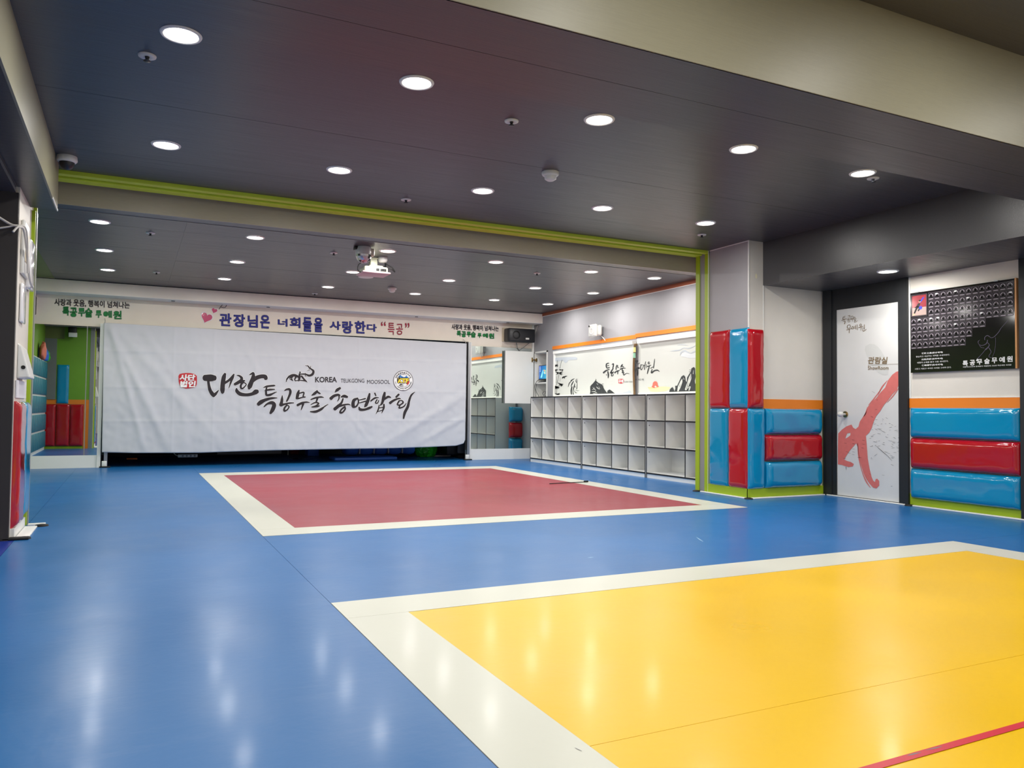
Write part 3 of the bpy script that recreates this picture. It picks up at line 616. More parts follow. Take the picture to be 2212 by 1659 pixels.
# ================================================================== banner
YBN = 21.28
TLx, TRx = -.59, 9.0
bot_px = [(220, 977), (290, 978.5), (430, 978), (500, 975.5), (600, 972.5), (740, 970), (860, 968), (930, 965.5), (985, 963), (1001, 958), (1004.5, 950)]
BP = [at(a, b, 1, YBN) for a, b in bot_px]; TL = at(224, 697, 1, YBN); TR = at(1008, 742, 1, YBN)
def bann_z(x):
    t = (x-TL.x)/(TR.x-TL.x); zt_ = TL.z+(TR.z-TL.z)*t
    zb = BP[0].z
    for p, q in zip(BP, BP[1:]):
        if x >= p.x: zb = p.z+(q.z-p.z)*min(1, (x-p.x)/(q.x-p.x))
    return zt_, zb
FOLDS = [((-.5, 3.4), (.9, .45), .10, .03), ((-.45, 3.3), (.35, .4), .08, .026), ((-.35, 3.4), (2.1, .55), .13, .022), ((2.55, 3.3), (3.6, 1.2), .10, .012), ((8.8, 1.9), (6.3, .45), .12, .026), ((8.9, 1.3), (7.4, .5), .09, .02), ((8.7, 2.8), (7.9, .6), .14, .014),
         ((2.6, 1.7), (2.75, .4), .09, .018), ((5.2, 1.6), (6.1, .45), .07, .01), ((1.2, 1.6), (1.3, .4), .12, .014), ((5.9, 3.3), (5.3, 2.6), .12, .008), ((.3, 3.3), (1.2, 1.9), .10, .012), ((4.6, 1.2), (4.5, .4), .1, .012)]
CREASE_X = [.95, 1.9, 2.92, 4.55, 5.65, 6.85, 7.75]; CREASE_Z = [2.86, 1.98, 1.15]
def bann_d(x, z):
    d = 0
    for (x0, z0), (x1, z1), wd, am in FOLDS:
        dx, dz = x1-x0, z1-z0; L2 = dx*dx+dz*dz; t = ((x-x0)*dx+(z-z0)*dz)/L2
        tt = min(1, max(0, t)); px = x0+dx*tt; pz = z0+dz*tt; r = math.hypot(x-px, z-pz)
        d += am*math.exp(-(r/wd)**2)*(.4+.6*math.sin(math.pi*min(1, tt*.9+.1)))
    d += .022*noise.noise(Vector((x*.9, z*.7, 2.2)))+.010*noise.noise(Vector((x*2.6, z*1.6, 4.2)))*(1.3-min(1, z/3.4))*1.6+.006*noise.noise(Vector((x*7, z*6, 1)))+.008*abs(noise.noise(Vector((x*2.2+z*1.3, z*2.6-x*.7, 9))))
    for c in CREASE_X: d += .008*math.exp(-abs(x-c)/.03)
    for c in CREASE_Z: d += .009*math.exp(-abs(z-c-.02*(x-4)/4)/.03)
    return d
ba = thing('banner', 'long white cloth banner with black Korean brush lettering hung over the storage recess', 'banner', (4.2, YBN, .4))
mb = MB(); NX, NZ = 420, 110; vs = []
xr_b = BP[-1].x
for j in range(NZ+1):
    for i in range(NX+1):
        u = i/NX; v = j/NZ
        xb = BP[0].x+(xr_b-BP[0].x)*u; xt = TL.x+(TR.x-TL.x)*u; x = xb+(xt-xb)*v
        zt_, zb = bann_z(x); z = zb+(zt_-zb)*v
        vs.append((x, YBN-bann_d(x, z), z))
n = NX+1; mb.add(vs, [(j*n+i, j*n+i+1, (j+1)*n+i+1, (j+1)*n+i) for j in range(NZ) for i in range(NX)], 0, True)
cl = mb.build('banner_cloth', 'cloth', ba)
so_m = cl.modifiers.new('thick', 'SOLIDIFY'); so_m.thickness = .003; so_m.offset = 1
def BN(lift, ox=0, oy=0, s=1.):
    def f(a, b):
        q = at(ox+a/s, oy+b/s, 1, YBN); return Vector((q.x, YBN-bann_d(q.x, q.z)-lift, q.z))
    return f
A4 = [[(575, 335, 118), (690, 335, 135), (770, 338, 100)], [(640, 360, 45), (650, 450, 50), (675, 570, 62), (720, 650, 75), (752, 690, 62)], [(745, 690, 60), (785, 655, 55), (820, 615, 32), (852, 575, 6)],
 [(975, 255, 45), (950, 330, 82), (932, 450, 88), (925, 560, 90), (928, 620, 70), (932, 645, 20)], [(965, 440, 45), (1050, 385, 45), (1110, 325, 45), (1150, 265, 25)], [(1155, 262, 20), (1125, 330, 48), (1092, 420, 36), (1068, 490, 18), (1048, 545, 5)],
 [(1212, 282, 10), (1262, 295, 32), (1305, 335, 50), (1300, 380, 58), (1240, 425, 62), (1172, 462, 52)], [(1280, 425, 40), (1335, 400, 45), (1368, 388, 20)], [(1350, 420, 22), (1295, 470, 38), (1292, 530, 40), (1325, 545, 26), (1375, 500, 20), (1398, 462, 18), (1360, 430, 20)],
 [(1462, 275, 10), (1500, 255, 30), (1540, 240, 38), (1535, 320, 72), (1500, 420, 84), (1468, 500, 90), (1452, 545, 50)], [(1525, 400, 60), (1600, 335, 78), (1700, 305, 75), (1775, 312, 78), (1790, 350, 70)],
 [(1205, 548, 30), (1215, 600, 66), (1280, 655, 72), (1400, 672, 58), (1510, 655, 62), (1585, 615, 95), (1620, 605, 75)]]
A5 = [[(118, 362, 5), (170, 345, 24), (255, 335, 22), (282, 335, 5)], [(135, 405, 6), (200, 390, 24), (272, 386, 10)], [(165, 352, 16), (155, 400, 24), (155, 445, 26), (165, 465, 26), (210, 460, 30), (262, 436, 16), (302, 420, 4)],
 [(48, 590, 44), (85, 560, 54), (150, 528, 38), (225, 508, 28), (305, 502, 8)], [(125, 625, 12), (170, 585, 24), (235, 568, 44), (264, 600, 54), (245, 660, 52), (215, 710, 30)],
 [(410, 402, 10), (440, 386, 22), (478, 388, 30), (488, 430, 32), (462, 500, 26), (438, 548, 18)], [(378, 470, 8), (372, 540, 36), (358, 600, 46)], [(360, 600, 40), (410, 588, 24), (470, 574, 18), (535, 570, 8)], [(440, 602, 18), (408, 640, 24), (405, 678, 26), (440, 668, 16), (470, 625, 15), (448, 600, 12)],
 [(605, 400, 16), (590, 450, 40), (578, 508, 36)], [(610, 440, 14), (672, 428, 18), (662, 485, 18), (692, 490, 12)], [(595, 512, 16), (645, 497, 15), (690, 490, 8)], [(585, 602, 30), (640, 575, 30), (700, 560, 18), (748, 565, 6)], [(662, 585, 30), (648, 630, 18), (633, 670, 5)],
 [(852, 408, 22), (822, 440, 36), (782, 466, 14)], [(850, 420, 26), (885, 440, 20), (900, 444, 6)], [(768, 524, 14), (830, 502, 22), (900, 490, 20), (942, 496, 6)], [(856, 508, 26), (840, 555, 18)], [(768, 592, 8), (830, 565, 16), (872, 580, 20), (830, 610, 13), (778, 626, 10)], [(790, 628, 12), (850, 620, 20), (880, 610, 16)], [(760, 690, 14), (830, 690, 32), (900, 660, 32), (960, 615, 12), (1002, 588, 4)],
 [(1165, 368, 28), (1125, 395, 36), (1095, 425, 8)], [(1038, 512, 42), (1078, 478, 36), (1135, 460, 30), (1168, 470, 8)], [(1150, 468, 20), (1150, 510, 15), (1130, 545, 8)], [(1178, 490, 14), (1220, 478, 38), (1262, 490, 28)], [(1205, 512, 18), (1182, 570, 26), (1132, 620, 42), (1090, 655, 42)], [(1120, 632, 18), (1200, 602, 24), (1275, 590, 16), (1308, 602, 6)], [(1232, 622, 22), (1182, 660, 20), (1165, 702, 26), (1200, 698, 20), (1235, 650, 20), (1218, 622, 14)],
 [(1405, 508, 20), (1352, 540, 42), (1345, 612, 46), (1382, 622, 20), (1414, 572, 18), (1412, 522, 18), (1385, 512, 8)], [(1430, 532, 10), (1510, 512, 16)], [(1430, 572, 10), (1515, 548, 16)], [(1568, 446, 24), (1552, 520, 42), (1522, 595, 42), (1500, 625, 14)], [(1425, 628, 16), (1440, 660, 36), (1500, 662, 28), (1565, 640, 32), (1602, 622, 20)],
 [(1640, 438, 18), (1655, 472, 14)], [(1586, 545, 18), (1640, 506, 22), (1692, 498, 8)], [(1672, 525, 14), (1650, 570, 15), (1680, 572, 12), (1694, 535, 10)], [(1775, 430, 26), (1762, 490, 42), (1742, 570, 30), (1715, 605, 10)], [(1772, 520, 24), (1820, 488, 30), (1855, 496, 14)],
 [(1700, 600, 10), (1690, 655, 18), (1658, 720, 4)], [(1765, 590, 18), (1762, 640, 26), (1735, 712, 4)], [(1700, 640, 10), (1758, 628, 10)], [(1680, 690, 8), (1748, 668, 9)],
 [(1965, 455, 24), (1930, 492, 22)], [(1848, 572, 34), (1892, 540, 28), (1960, 512, 20), (1992, 516, 6)], [(1972, 540, 18), (1946, 590, 18), (1976, 600, 16), (2022, 570, 20), (2012, 542, 14), (1972, 538, 10)], [(1985, 600, 14), (1970, 640, 18), (2030, 622, 16), (2066, 575, 6)],
 [(2182, 422, 4), (2135, 465, 22), (2106, 540, 28), (2088, 620, 34), (2048, 700, 36), (2030, 782, 20)]]
MARK = [[(428, 282, 6), (452, 235, 18), (500, 196, 28), (550, 195, 36), (598, 215, 30)], [(475, 205, 24), (440, 245, 16), (436, 280, 8)], [(525, 200, 28), (505, 235, 18), (520, 268, 14)], [(565, 215, 28), (548, 250, 18), (560, 272, 14)], [(500, 215, 20), (480, 240, 12), (512, 262, 12)],
 [(618, 148, 20), (620, 160, 22)], [(612, 175, 24), (612, 225, 34), (602, 268, 22)], [(640, 205, 26), (688, 262, 24), (722, 288, 4)], [(560, 268, 12), (620, 262, 14), (690, 270, 16)], [(630, 178, 16), (690, 178, 20), (745, 198, 30), (790, 178, 36), (802, 138, 32), (776, 112, 22), (745, 92, 18), (735, 70, 12), (690, 60, 5)],
 [(740, 85, 12), (722, 60, 6), (728, 52, 3)], [(756, 105, 14), (766, 62, 5)], [(752, 120, 10), (718, 132, 4)], [(700, 186, 14), (690, 160, 5)], [(690, 195, 12), (705, 215, 5)]]
h = MB(); ribbons(h, A4, BN(.010, 380, 780, 9.217), grow=11); ribbons(h, A5, BN(.010, 550, 780, 6.32), grow=7); ribbons(h, MARK, BN(.010, 550, 780, 6.32), grow=5); h.build('lettering_outline', 'ink_white', ba)
mb = MB(); ribbons(mb, A4, BN(.014, 380, 780, 9.217), grow=2); ribbons(mb, A5, BN(.014, 550, 780, 6.32), grow=2); mb.build('brush_lettering', 'ink', ba)
mb = MB(); ribbons(mb, MARK, BN(.014, 550, 780, 6.32)); mb.build('dragon_mark', 'ink', ba)
mb = MB(); text(mb, 'KOREA', 681, 727, 825.5, 814.5, BN(.014), weight=.02)
for s, x0, x1, a, b in (('TEUKGONG', 736, 787, 826.5, 818), ('MOOSOOL', 793, 842, 829, 820.5)): text(mb, s, x0, x1, a, b, BN(.014), weight=-.006)
mb.build('latin_lettering', 'ink', ba, kind='stuff')
seal = [(385.5, 812), (388, 808), (394, 806.5), (402, 805.5), (412, 806), (420, 808), (425, 812), (425.5, 820), (425, 830), (423, 835), (418, 837.5), (408, 839), (402, 839.5), (393, 837), (388, 832), (386, 824)]
mb = MB(); poly(mb, seal, BN(.013)); mb.build('red_seal', 'ink_red', ba)
mb = MB(); text(mb, '사단', 388.5, 421, 822, 809.5, BN(.03), weight=.05, shear=.1); text(mb, '법인', 390, 422, 836, 823.5, BN(.03), weight=.05, shear=.1); mb.build('seal_lettering', 'ink_white', ba)
ex, ey, er = 870.5, 822.3, 21.5
mb = MB(); poly(mb, ell(ex, ey, er, er*1.03, 40), BN(.012), 0); poly(mb, ell(ex, ey, er*.94, er*.97, 40), BN(.014), 1); poly(mb, ell(ex, ey, er*.63, er*.66, 40), BN(.0155), 0); poly(mb, ell(ex, ey, er*.6, er*.63, 40), BN(.017), 1)
ribbons(mb, [[(ex-9, ey-8, 3), (ex-2, ey-10.5, 6), (ex+6, ey-8, 5), (ex+11, ey-4, 1)], [(ex-4, ey-6, 3), (ex+4, ey-6, 3)]], BN(.018), 2)
ribbons(mb, [[(ex-8, ey-8, 2), (ex-11, ey, 5), (ex-8, ey+8, 6), (ex-1, ey+10.5, 4), (ex+2, ey+10, 2)]], BN(.018), 3)
ribbons(mb, [[(ex+10, ey-4, 2), (ex+10, ey+3, 7), (ex+5, ey+8, 6), (ex+3, ey+11, 2)], [(ex+4, ey+2, 8), (ex+9, ey+4, 6)]], BN(.018), 4)
text(mb, 'KTF', ex-11.5, ex+11.5, ey+4.6, ey-4.6, BN(.0195), 3, weight=.12); text(mb, 'KTF', ex-11, ex+11, ey+4.2, ey-4.2, BN(.021), 5, weight=.05)
mb.build('round_emblem', ['poster_line', 'ink_white', 'ktf_blue', 'ink', 'ktf_red', 'ktf_yellow'], ba, label='round blue, black and red emblem')
mb = MB()
def arc_text(s, a0, a1, r, size, flip=False):
    for i, ch_ in enumerate(s):
        if ch_ == ' ': continue
        a = a0+(a1-a0)*i/(len(s)-1); cx, cy_ = ex+r*math.cos(a), ey-r*math.sin(a)
        rot = (a-math.pi/2) if not flip else (a+math.pi/2)
        f0 = BN(.018)
        def f(p, q, cx=cx, cy_=cy_, rot=rot): return f0(cx+p*math.cos(rot)+q*math.sin(rot), cy_-p*math.sin(rot)+q*math.cos(rot))
        text(mb, ch_, -size/2, size/2, size/2, -size/2, f, weight=.03)
arc_text('대한특공무술총연합회', math.radians(155), math.radians(25), er*.79, 3.2)
arc_text('KOREA TEUKGONG MOOSOOL GENERAL FEDERATION', math.radians(190), math.radians(350), er*.79, 1.5, True)
mb.build('emblem_lettering', 'ink', ba, kind='stuff')
for x, y in ((226, 697), (1006, 741)):
    q = at(x, y, 1, YBN); MB().tube([q, q+Vector((.01, .06, .05)), q+Vector((0, .2, .12))], .008).build('hanging_tie', 'cable_white', ba)

# posts beside the banner
def post(x, label, zt_=3.5):
    t = thing('banner_post', label, 'post', (x, 21.4, 0))
    box('pole', x-.045, x+.03, 21.38, 21.44, .03, zt_, 'aluminium', t); box('shadow_gap', x-.10, x-.05, 21.42, 21.46, .3, zt_-.02, 'rubber', t)
    MB().bbox(x-.14, x+.10, 21.33, 21.47, 0, .03, .008).build('foot', 'rubber', t); MB().bbox(x-.09, x+.02, 21.36, 21.43, .03, .16, .01).build('foot_sleeve', 'white_trim', t)
post(9.04, 'grey metal post at the right edge of the banner'); post(-.50, 'thin dark post at the left edge of the banner')

# ================================================================== things under the banner
def g(px, py, z=0): return at(px, py, 2, z)
t = thing('rolled_mat', 'dark blue rolled mat with pale seams under the banner', 'mat', (7, 23.0, .07))
x0, x1 = 5.75, 7.96
for i in range(5):
    a = x0+(x1-x0)*(i/5 if i else 0)+.0; b = x0+(x1-x0)*(i+1)/5
    MB().bbox(a+.008, b-.008, 22.95, 23.6, .10, .62, .12).build('mat_segment', 'mat_blue', t)
    if i: MB().bbox(a-.015, a+.015, 22.945, 23.55, .14, .58, .01).build('seam', 'paper', t)
mb = MB(); mb.bbox(5.25, 7.1, 22.15, 22.9, 0, .09, .03); mb.build('folded_mat', 'mat_blue', label='flat dark blue mat lying in front of the rolled one', cat='mat')
mb = MB(); mb.bbox(4.95, 5.3, 24.4, 24.9, 0, .5, .03); mb.build('storage_box', 'mat_blue', label='dim blue box deep under the banner left of the mats', cat='box')
bm = bmesh.new(); bmesh.ops.create_icosphere(bm, subdivisions=5, radius=1)
for v in bm.verts:
    d = v.co.copy(); cr = abs(noise.noise(d*3.1))+.5*abs(noise.noise(d*7+Vector((3, 1, 2)))); v.co = Vector((d.x*.36, d.y*.3, d.z*.31))*(1.06-.22*cr)
    v.co.z = max(v.co.z, -.235)
mb = MB(); mb.frombm(bm, 0, True, Matrix.Translation((8.36, 23.2, .235)))
mb.build('plastic_bag', 'plastic_green', label='crumpled shiny green plastic bag under the banner', cat='bag')
t = thing('floor_speaker', 'black loudspeaker cabinet with grey corner under the banner', 'speaker', (9.1, 22.7, 0))
MB().bbox(8.75, 9.6, 22.4, 23.1, .1, 1.0, .03).build('cabinet', 'black_plastic', t); MB().bbox(9.08, 9.46, 22.3, 22.42, .14, .7, .05).build('grey_corner', 'grey_plastic', t); MB().bbox(9.1, 9.5, 22.32, 22.8, 0, .1, .02).build('foot', 'rubber', t)
MB().cyl((9.32, 22.29, .42), .035, .02, axis=1).build('knob', 'rubber', t)
q = g(955, 986); mb = MB(); mb.box(q.x-.35, q.x+.3, q.y, q.y+.05, 0, .04); mb.build('floor_strip', 'white_trim', label='thin white strip on the floor beside the green bag', cat='strip')
t = thing('power_strip', 'white power strip hanging low under the banner left half', 'power strip', (1.3, 22, .1))
a = at(384, 985, 1, 22); b = at(427, 985, 1, 22)
MB().bbox(a.x, b.x, 22, 22.06, a.z-.04, a.z+.04, .015).build('body', 'white_plastic', t)
for i in range(4): xx = a.x+(b.x-a.x)*(.25+.2*i); MB().cyl((xx, 21.99, a.z), .025, .012, axis=1, n=12).build('socket', 'grey_plastic', t)
MB().tube([(a.x, 22.03, a.z), (a.x-.1, 22.1, a.z+.1), (a.x-.15, 22.2, a.z+.5)], .012).build('cable', 'cable_white', t)
q = at(285, 992, 1, 22.9); MB().bbox(q.x-.13, q.x+.13, 22.9, 23.05, max(.0, q.z-.015), max(.0, q.z)+.03, .012).build('orange_block', 'orange_plastic', label='small flat orange piece under the banner near left post', cat='block')
q = at(622, 983, 2, 0); MB().cyl((q.x, q.y, 0), .022, 1.3, n=12).build('standing_pole', 'white_trim', label='thin white pole standing under the banner', cat='pole')
mb = MB(); q = at(540, 980, 1, 24); mb.box(q.x-.9, q.x+.9, 24, 24.05, q.z-.01, q.z+.25); mb.build('grey_board', 'grey_plastic', origin=(q.x, 24, q.z), label='long grey board edge far under the banner', cat='board')
bpy.data.objects['grey_board'].location.z -= 0
mb = MB(); q = at(637, 982, 2, 0); mb.bbox(q.x-.15, q.x+.15, q.y, q.y+.2, 0, .35, .05); mb.build('red_bundle', 'red_cloth', label='dim red bundle right of the thin white pole', cat='bundle')

# ================================================================== cubby units
XF = 10.5
def cubby(y0, ncol, cw_, label, merge=False, tilt=0.):
    D = .72; y1 = y0-ncol*cw_; H = 1.885; th = .033
    t = thing('cubby_unit', label, 'shelf unit', (XF, (y0+y1)/2, 0), 'white cubby units along the right wall' if False else None)
    mats = ['white_board', 'edge_black']; fr_ = (('-x',), 1)
    def b(name, ya, yb, za, zb, xa=XF): MB().box(xa, XF+D, ya, yb, za, zb, 0, fr_).build(name, mats, t)
    b('side_panel', y0-th, y0-.002, 0, H); b('side_panel', y1+.002, y1+th, 0, H); b('top_panel', y0-th, y1+th, H-th, H); b('base_panel', y0-th, y1+th, .09, .09+th)
    MB().box(XF+D-.02, XF+D, y1+th, y0-th, .09, H).build('back_panel', 'white_board', t); MB().box(XF+.02, XF+.05, y1+th, y0-th, 0, .09).build('plinth', 'white_board', t)
    zs = [.09, .69, 1.285, H]
    for z in zs[1:3]: b('shelf', y0-th, y1+th, z-th/2, z+th/2)
    for r in range(3):
        for c in range(1, ncol):
            if merge and r == 0 and c == 1: continue
            yy = y0-c*cw_; b('divider', yy-th/2, yy+th/2, zs[r]+(th if r == 0 else th/2), zs[r+1]-(th if r == 2 else th/2), XF+.004)
    for z in (1.78, 1.18, .58):
        MB().cyl((XF+.06, y0-th-.006, z), .011, .006, axis=1, n=8).build('screw_cap', 'edge_black', t)
    return t
cubby(20.235, 4, .72, 'white cubby unit nearest the back wall, far left of the row')
cubby(17.34, 4, .695, 'white cubby unit in the middle of the row, four columns')
cubby(14.545, 3, .69, 'white cubby unit beside the lime jamb with a double width bottom cell', merge=True)
q = at(1487, 1030, 0, 10.75); MB().lathe((10.78, 12.98, .125), [(.001, .12), (.05, .11), (.09, .07), (.095, .03), (.08, 0), (.001, 0)], n=20).build('round_weight', 'rubber', label='small dark round object in a bottom cubby cell by the lime jamb', cat='weight')
# ================================================================== cabinet with open door
t = thing('wall_cabinet', 'tall white cabinet in the corner with its door swung open', 'cabinet', (11.5, 21.0, 1.86))
cx0, cx1, ya, yb = 11.235, 11.80, 20.60, 21.44; th = .045
box('side_panel', cx0, cx1, ya, ya+th, 1.86, 3.30, 'white_board', t); box('side_panel', cx0, cx1, yb-th, yb, 1.86, 3.30, 'white_board', t)
mb = MB(); mb.box(cx0, cx1, ya, yb, 3.255, 3.305); mb.build('top_panel', 'white_board', t)
box('back_panel', cx1-.02, cx1, ya, yb, 1.86, 3.26, 'white_board', t); box('shelf', cx0+.01, cx1-.02, ya+th, yb-th, 2.31, 2.35, 'white_board', t); box('base_panel', cx0, cx1, ya, yb, 1.86, 1.905, 'white_board', t)
dz0, dz1 = 1.70, 3.30
dr = box('door', 10.20, 11.17, 21.36, 21.40, dz0, dz1, 'white_board', t); box('door_edge', 10.185, 10.20, 21.355, 21.402, dz0, dz1, 'grey_plastic', dr)
mb = MB(); mb.bbox(11.10, 11.14, 21.335, 21.36, 2.98, 3.12, .006); mb.bbox(11.13, 11.26, 21.325, 21.345, 3.03, 3.07, .006); mb.bbox(11.22, 11.28, 21.30, 21.32, 2.99, 3.10, .006); mb.build('hinge', 'brass', dr)
mo = thing('monitor', 'flat monitor with a blue desktop on the cabinet shelf', 'monitor', (11.45, 20.95, 2.35))
my0, my1, mz0, mz1 = 20.66, 21.32, 2.46, 2.86; mx = 11.34
MB().bbox(mx, mx+.04, my0, my1, mz0-.02, mz1+.02, .008).build('casing', 'black_plastic', mo)
scr = box('screen', mx-.006, mx+.002, my0+.02, my1-.02, mz0, mz1, 'screen', mo)
SP = lambda l: (lambda a, b: Vector((mx-.006-l, my1-.02-a*(my1-my0-.04), mz1-b*(mz1-mz0))))
mb = MB()
for i in range(8):
    for k in range(3 if i < 4 else 1): poly(mb, [(.03+.06*k, .04+.11*i), (.07+.06*k, .04+.11*i), (.07+.06*k, .10+.11*i), (.03+.06*k, .10+.11*i)], SP(.001), 0)
poly(mb, [(.16, .9), (.42, .3), (.46, .34), (.34, .9)], SP(.001), 1)
for (a, b, c_) in ((.56, .38, 2), (.66, .42, 3), (.55, .54, 4), (.65, .58, 5)): poly(mb, [(a-.045, b-.06), (a, b-.075), (a+.045, b-.06), (a+.04, b+.06), (a, b+.05), (a-.045, b+.07)], SP(.002), c_)
mb.build('desktop_picture', ['scr_icon', 'scr_beam', 'scr_r', 'scr_g', 'scr_b', 'scr_y'], scr)
MB().bbox(mx+.02, mx+.07, 20.92, 21.02, 2.37, 2.48, .01).build('neck', 'black_plastic', mo); MB().bbox(mx-.05, mx+.15, 20.82, 21.12, 2.352, 2.375, .008).build('foot', 'black_plastic', mo)
MB().tube([(mx+.02, 21.2, 2.46), (mx-.06, 21.31, 2.4), (mx-.12, 21.34, 2.25), (mx-.11, 21.32, 2.1), (mx-.10, 21.30, 2.0), (mx-.09, 21.33, 1.92)], .008).build('cable', 'rubber', mo)
MB().tube([(mx+.02, 21.2, 2.37), (mx-.06, 21.32, 2.33), (mx-.11, 21.28, 2.12), (mx-.10, 21.18, 1.98), (mx-.09, 21.14, 1.92)], .008).build('cable', 'rubber', mo)
t = thing('desk_gadget', 'small dark gadget with wires on the lower cabinet shelf', 'gadget', (11.45, 20.95, 1.905))
def gv(x, y, z): return (x+.36, y+.64, z)
MB().bbox(11.41, 11.56, 20.86, 21.02, 1.905, 1.96, .012).build('base', 'black_plastic', t); MB().tube([gv(11.1, 20.3, 1.95), gv(11.08, 20.28, 2.08), gv(11.06, 20.22, 2.17)], .025).build('arm', 'black_plastic', t)
MB().lathe(gv(11.05, 20.2, 2.14), [(.001, .06), (.05, .05), (.06, 0), (.03, -.03), (.001, -.03)], n=14).build('head', 'black_plastic', t); MB().tube([gv(11.05, 20.42, 1.92), gv(11.0, 20.46, 2.02), gv(11.05, 20.36, 2.08), gv(11.0, 20.35, 1.94)], .012).build('wire', 'grey_plastic', t)

# ================================================================== speakers
def speaker(x0, x1, z0, z1, label):
    t = thing('wall_speaker', label, 'speaker', ((x0+x1)/2, 21.3, z0))
    c = MB(); c.bbox(x0, x1, 21.08, 21.42, z0, z1, .03); c.build('cabinet', 'black_plastic', t)
    MB().bbox(x0+.02, x1-.02, 21.055, 21.09, z0+.02, z1-.02, .02).build('grille', 'black_plastic', t)
    w_ = x1-x0; mb = MB(); mb.lathe((x0+w_*.27, 21.06, (z0+z1)/2), [(.13, 0), (.12, .02), (.04, -.01), (.001, -.012)], axis=1, n=24, sign=-1); mb.build('horn', 'edge_black', t)
    MB().bbox(x0+w_*.62, x0+w_*.75, 21.045, 21.056, z0+.08, z0+.13, .004).build('badge', 'white_plastic', t)
    box('wall_plate', x0-.03, x1-.02, 21.42, 21.499, z0+.03, z1+.03, 'tan_plastic', t)
    return t
sp = speaker(10.18, 11.08, 3.56, 3.97, 'black wall speaker above the mirror beside the soffit corner')
MB().tube([(10.6, 21.4, 3.56), (10.64, 21.42, 3.42), (10.75, 21.44, 3.28), (10.72, 21.44, 3.1)], .012).build('cable', 'grey_plastic', sp); MB().tube([(11.05, 21.4, 3.58), (10.85, 21.44, 3.42), (10.68, 21.44, 3.3)], .008).build('cable', 'grey_plastic', sp); MB().tube([(11.22, 21.2, 4.1), (11.2, 21.3, 3.9), (11.1, 21.4, 3.62)], .006).build('cable', 'cable_white', sp)
speaker(-2.95, -2.04, 3.62, 4.06, 'black wall speaker at the far left beside the green trimmed pillar')
# ================================================================== dispenser on the wall
t = thing('air_freshener', 'white air freshener unit on the grey wall above the mural', 'dispenser', (11.2, 17.4, 3.48))
c = at(1283, 713, 0, 10.96)
MB().bbox(10.96, 11.05, c.y-.06, c.y+.30, c.z-.17, c.z+.17, .04, seg=3).build('front_shell', 'white_plastic', t); MB().bbox(11.045, 11.15, c.y-.12, c.y+.26, c.z-.14, c.z+.14, .04).build('rear_shell', 'white_plastic', t); box('bracket', 11.15, 11.25, c.y-.02, c.y+.2, c.z-.1, c.z+.1, 'grey_plastic', t)
mb = MB(); mb.lathe((10.96, c.y+.12, c.z-.02), [(.09, 0), (.085, .012), (.07, .012), (.065, 0)], axis=0, n=24, sign=-1); mb.build('button_ring', 'white_trim', t); MB().cyl((10.95, c.y+.24, c.z+.12), .025, .012, axis=0, n=14).build('lens', 'edge_black', t)
MB().tube([(11.15, c.y, c.z-.12), (11.22, c.y-.08, c.z-.22), (11.235, c.y-.12, c.z-.28)], .01).build('cable', 'white_trim', t)

# ================================================================== mural blinds
XM = 11.16
MP = lambda l, ox, oy, s: (lambda a, b: (lambda q: Vector((XM-l, q.y, q.z)))(at(ox+a/s, oy+b/s, 0, XM)))
b1 = thing('mural_blind', 'white roller blind printed with bamboo, robed figure and mountain', 'blind', (XM, 18.0, 1.9))
box('cassette', XM-.04, 11.24, 16.0, 20.03, 3.15, 3.228, 'white_board', b1); box('blind_sheet', XM, XM+.012, 16.0, 19.96, 1.945, 3.16, 'blind', b1); box('bottom_rail', XM-.01, XM+.02, 16.0, 19.96, 1.895, 1.945, 'white_board', b1)
box('side_rail', XM-.03, 11.24, 19.96, 20.03, 1.9, 3.15, 'white_board', b1)
b2 = thing('mural_blind', 'white roller blind printed with red sun, crags and clouds', 'blind', (XM, 14.0, 1.9))
box('cassette', XM-.07, 11.24, 12.0, 15.76, 3.15, 3.27, 'white_board', b2); box('blind_sheet', XM, XM+.012, 12.0, 15.78, 1.945, 3.16, 'blind', b2); box('bottom_rail', XM-.01, XM+.02, 12.0, 15.78, 1.895, 1.945, 'white_board', b2)
s1 = MP(.004, 1190, 770, 10.533); s2 = MP(.004, 1290, 740, 10.055)
CL1 = [[(1262, 170, 14), (1300, 155, 18), (1328, 152, 6)], [(1268, 170, 22), (1262, 215, 26), (1278, 262, 20), (1335, 250, 16)], [(1285, 212, 12), (1322, 205, 12)], [(1200, 370, 34), (1250, 328, 30), (1332, 292, 14)], [(1262, 405, 8), (1268, 430, 10)], [(1298, 345, 24), (1310, 420, 32), (1305, 490, 14)],
 [(1392, 185, 10), (1425, 168, 22), (1420, 230, 22), (1405, 275, 10)], [(1362, 375, 30), (1388, 320, 28), (1425, 270, 10)], [(1365, 378, 22), (1440, 350, 10)], [(1415, 365, 14), (1382, 405, 16), (1385, 442, 18), (1418, 430, 12), (1418, 392, 8)], [(1500, 195, 12), (1488, 250, 20), (1484, 300, 16)], [(1520, 200, 14), (1522, 250, 14), (1550, 245, 6)], [(1458, 372, 26), (1500, 335, 20), (1562, 318, 14)], [(1525, 340, 20), (1522, 400, 14)],
 [(1630, 180, 16), (1608, 215, 26), (1590, 250, 8)], [(1615, 215, 20), (1660, 240, 14)], [(1580, 290, 24), (1640, 268, 18), (1700, 268, 8)], [(1630, 280, 14), (1625, 320, 20), (1655, 330, 16), (1620, 365, 14), (1665, 370, 18), (1645, 395, 12), (1665, 420, 18), (1720, 385, 8), (1785, 392, 5)]]
LEAF = []
random.seed(5)
